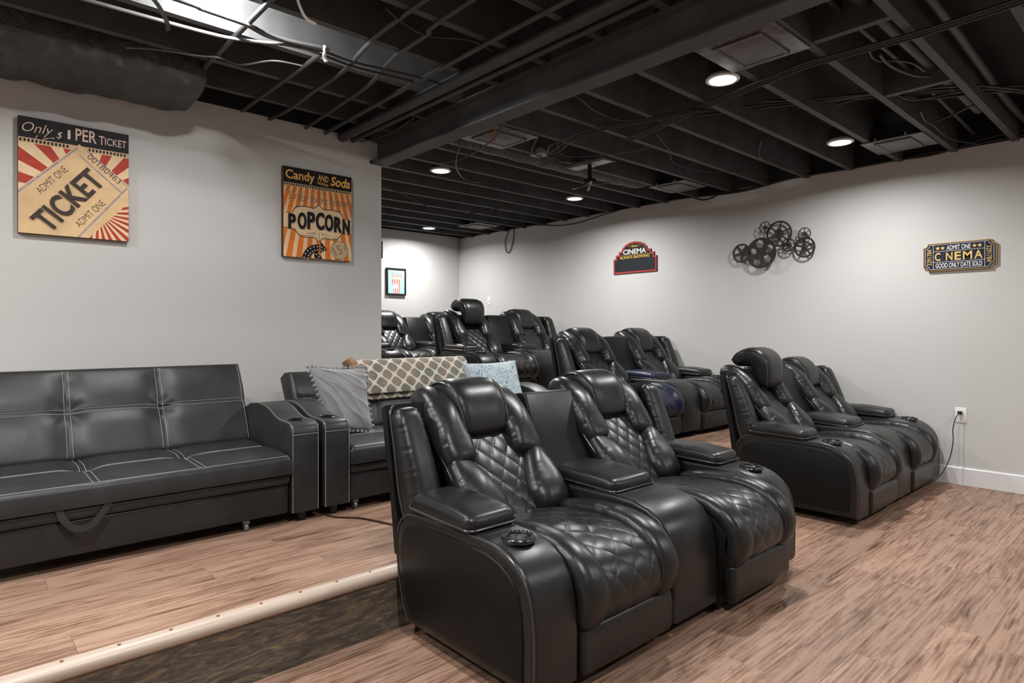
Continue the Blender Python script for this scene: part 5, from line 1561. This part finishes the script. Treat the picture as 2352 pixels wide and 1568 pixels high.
cable(zz([(-1.16, 4.70), (-1.04, 4.63), (-0.90, 4.51)], 2.49), label='short black cable branching off at the register by the right wall')
cable([(-3.1, 3.05, 2.50), (-3.3, 3.2, 2.46), (-3.35, 3.45, 2.47), (-3.25, 3.62, 2.46), (-3.2, 3.8, 2.52)], label='black cable coiled beside the metal junction box')
cable([(-3.05, 3.2, 2.52), (-3.2, 3.4, 2.47), (-3.15, 3.6, 2.48), (-2.95, 3.75, 2.49), (-2.7, 3.85, 2.50)], label='black cable looping right of the metal junction box')
cable([(-2.9, 2.6, 2.50), (-3.2, 2.75, 2.46), (-3.7, 2.9, 2.46), (-4.1, 2.95, 2.50)], label='black cable slung under the register beside the beam')
cable([(-3.5, 2.7, 2.5), (-3.9, 2.95, 2.455), (-4.25, 3.3, 2.46), (-4.4, 3.6, 2.5)], label='black cable sagging left of the copper rod')
cable([(-5.1, 3.0, 2.50), (-5.3, 3.5, 2.47), (-5.4, 3.85, 2.41), (-5.25, 4.2, 2.42), (-4.9, 4.5, 2.50)], label='black cable hanging in a curve below the far joists')
cable([(-2.5, 3.6, 2.5), (-2.6, 3.9, 2.475), (-2.8, 4.3, 2.48), (-2.75, 4.7, 2.475), (-2.6, 5.0, 2.5)], r=0.004, label='thin black cable above the film reels, near the bracket')
cable([(-2.1, 4.3, 2.5), (-2.25, 4.6, 2.475), (-2.3, 5.0, 2.48), (-2.2, 5.4, 2.5)], r=0.004, label='thin black cable above the film reels, nearer the wall')
WG = 'black wires along the top of the right wall'
yw = Y_RIGHT - 0.012
def wwire(l, label, r=0.006, n=50):
    return one(MB().tube([(x, yw, z_) for x, z_ in l], r, 7, n=n), 'wall_wire', 'wallwire', label, 'wire', WG, 60)
wwire([(-7.2, 2.52), (-6.35, 2.52), (-5.76, 2.515), (-5.38, 2.46), (-5.02, 2.45), (-4.56, 2.50), (-4.30, 2.52), (-3.9, 2.525)], 'black wire sagging along the wall top left of the marquee sign')
wwire([(-6.23, 2.54), (-6.33, 2.40), (-6.325, 2.25), (-6.28, 2.205), (-6.225, 2.25), (-6.17, 2.40), (-6.17, 2.54)], 'black wire loop hanging down the right wall near the back corner', 0.0055)
wwire([(-3.54, 2.58), (-3.48, 2.52), (-3.35, 2.465), (-3.22, 2.48), (-3.13, 2.54)], 'small black wire loop drooping at the wall top below a register', 0.006)
wwire([(-3.9, 2.53), (-3.47, 2.515), (-2.95, 2.485), (-2.53, 2.52), (-2.34, 2.525), (-1.81, 2.52), (-1.56, 2.515), (-1.36, 2.51), (-1.01, 2.56), (-0.5, 2.58)], 'black wire along the wall top above the film reels', 0.010)
wwire([(-3.4, 2.53), (-2.9, 2.50), (-2.5, 2.525), (-1.9, 2.515), (-1.4, 2.525), (-1.0, 2.53), (-0.4, 2.55)], 'second black wire along the wall top towards the picture edge', 0.009)

# odds and ends overhead
one(MB().tube([(-3.05, 2.62, 2.475), (-3.05, 2.62, 2.365)], 0.0055, 10), 'copper_rod', 'copper', 'thin copper rod hanging from the ceiling beside the beam', 'rod')
sp = MB()
ps = crom([(-2.42, 1.03, 2.50), (-2.44, 1.06, 2.455), (-2.45, 1.09, 2.425), (-2.44, 1.125, 2.410)], 16)
for i in range(15):
    a, b = ps[i], ps[i + 1]
    sp.add([a + np.array([-.010, 0, 0]), a + np.array([.010, 0, 0]), b + np.array([.010, 0, 0]), b + np.array([-.010, 0, 0]), a + np.array([-.010, 0, .0015]), a + np.array([.010, 0, .0015]), b + np.array([.010, 0, .0015]), b + np.array([-.010, 0, .0015])], [(3, 2, 1, 0), (4, 5, 6, 7), (0, 1, 5, 4), (2, 3, 7, 6), (1, 2, 6, 5), (3, 0, 4, 7)])
one(sp, 'hanger_strap', 'white_plastic', 'short perforated white hanger strap dangling near the top lamp', 'strap')
one(MB().tube([(-2.78, 1.33, 2.50), (-2.79, 1.33, 2.465), (-2.80, 1.335, 2.45), (-2.79, 1.34, 2.43)], 0.010, 8, flat=0.4, n=12), 'cable_tie', 'white_plastic', 'pale plastic cable tie gripping the bundle of cables', 'cable tie')
ht = MB().tube([(-2.85, 0.62, 2.50), (-2.86, 0.65, 2.47), (-2.88, 0.68, 2.43), (-2.885, 0.685, 2.40)], 0.014, 8, flat=0.15, n=14)
one(ht, 'hanger_strap', 'white_cable', 'twisted grey metal strap hanging above the wrapped duct', 'strap')
jb = thing('junction_box', 'small metal junction box plate on a joist beside the flexible duct', 'junction box', (-3.40, 3.37, Z_JOIST))
MB().box(-0.055, 0.055, -0.05, 0.05, -0.006, 0.04, 0.002).obj('cover_plate', 'raw_metal', jb)
MB().lathe([(0.0, -0.010), (0.012, -0.010), (0.012, -0.006)], (0.01, 0, 0), 12).obj('knockout', 'black_plastic', jb)

# cord on the platform floor between sofa and front loveseat
one(MB().tube([(-3.05, 1.36, Z_STEP + 0.005), (-2.95, 1.385, Z_STEP + 0.005), (-2.83, 1.405, Z_STEP + 0.005), (-2.72, 1.49, Z_STEP + 0.005), (-2.50, 1.56, Z_STEP + 0.005), (-2.2, 1.66, Z_STEP + 0.005)], 0.0048, 8, n=40), 'extension_cord', P('brown_cord', (0.045, 0.022, 0.014)), 'dark brown cord lying on the raised wood floor beside the sofa', 'cord')
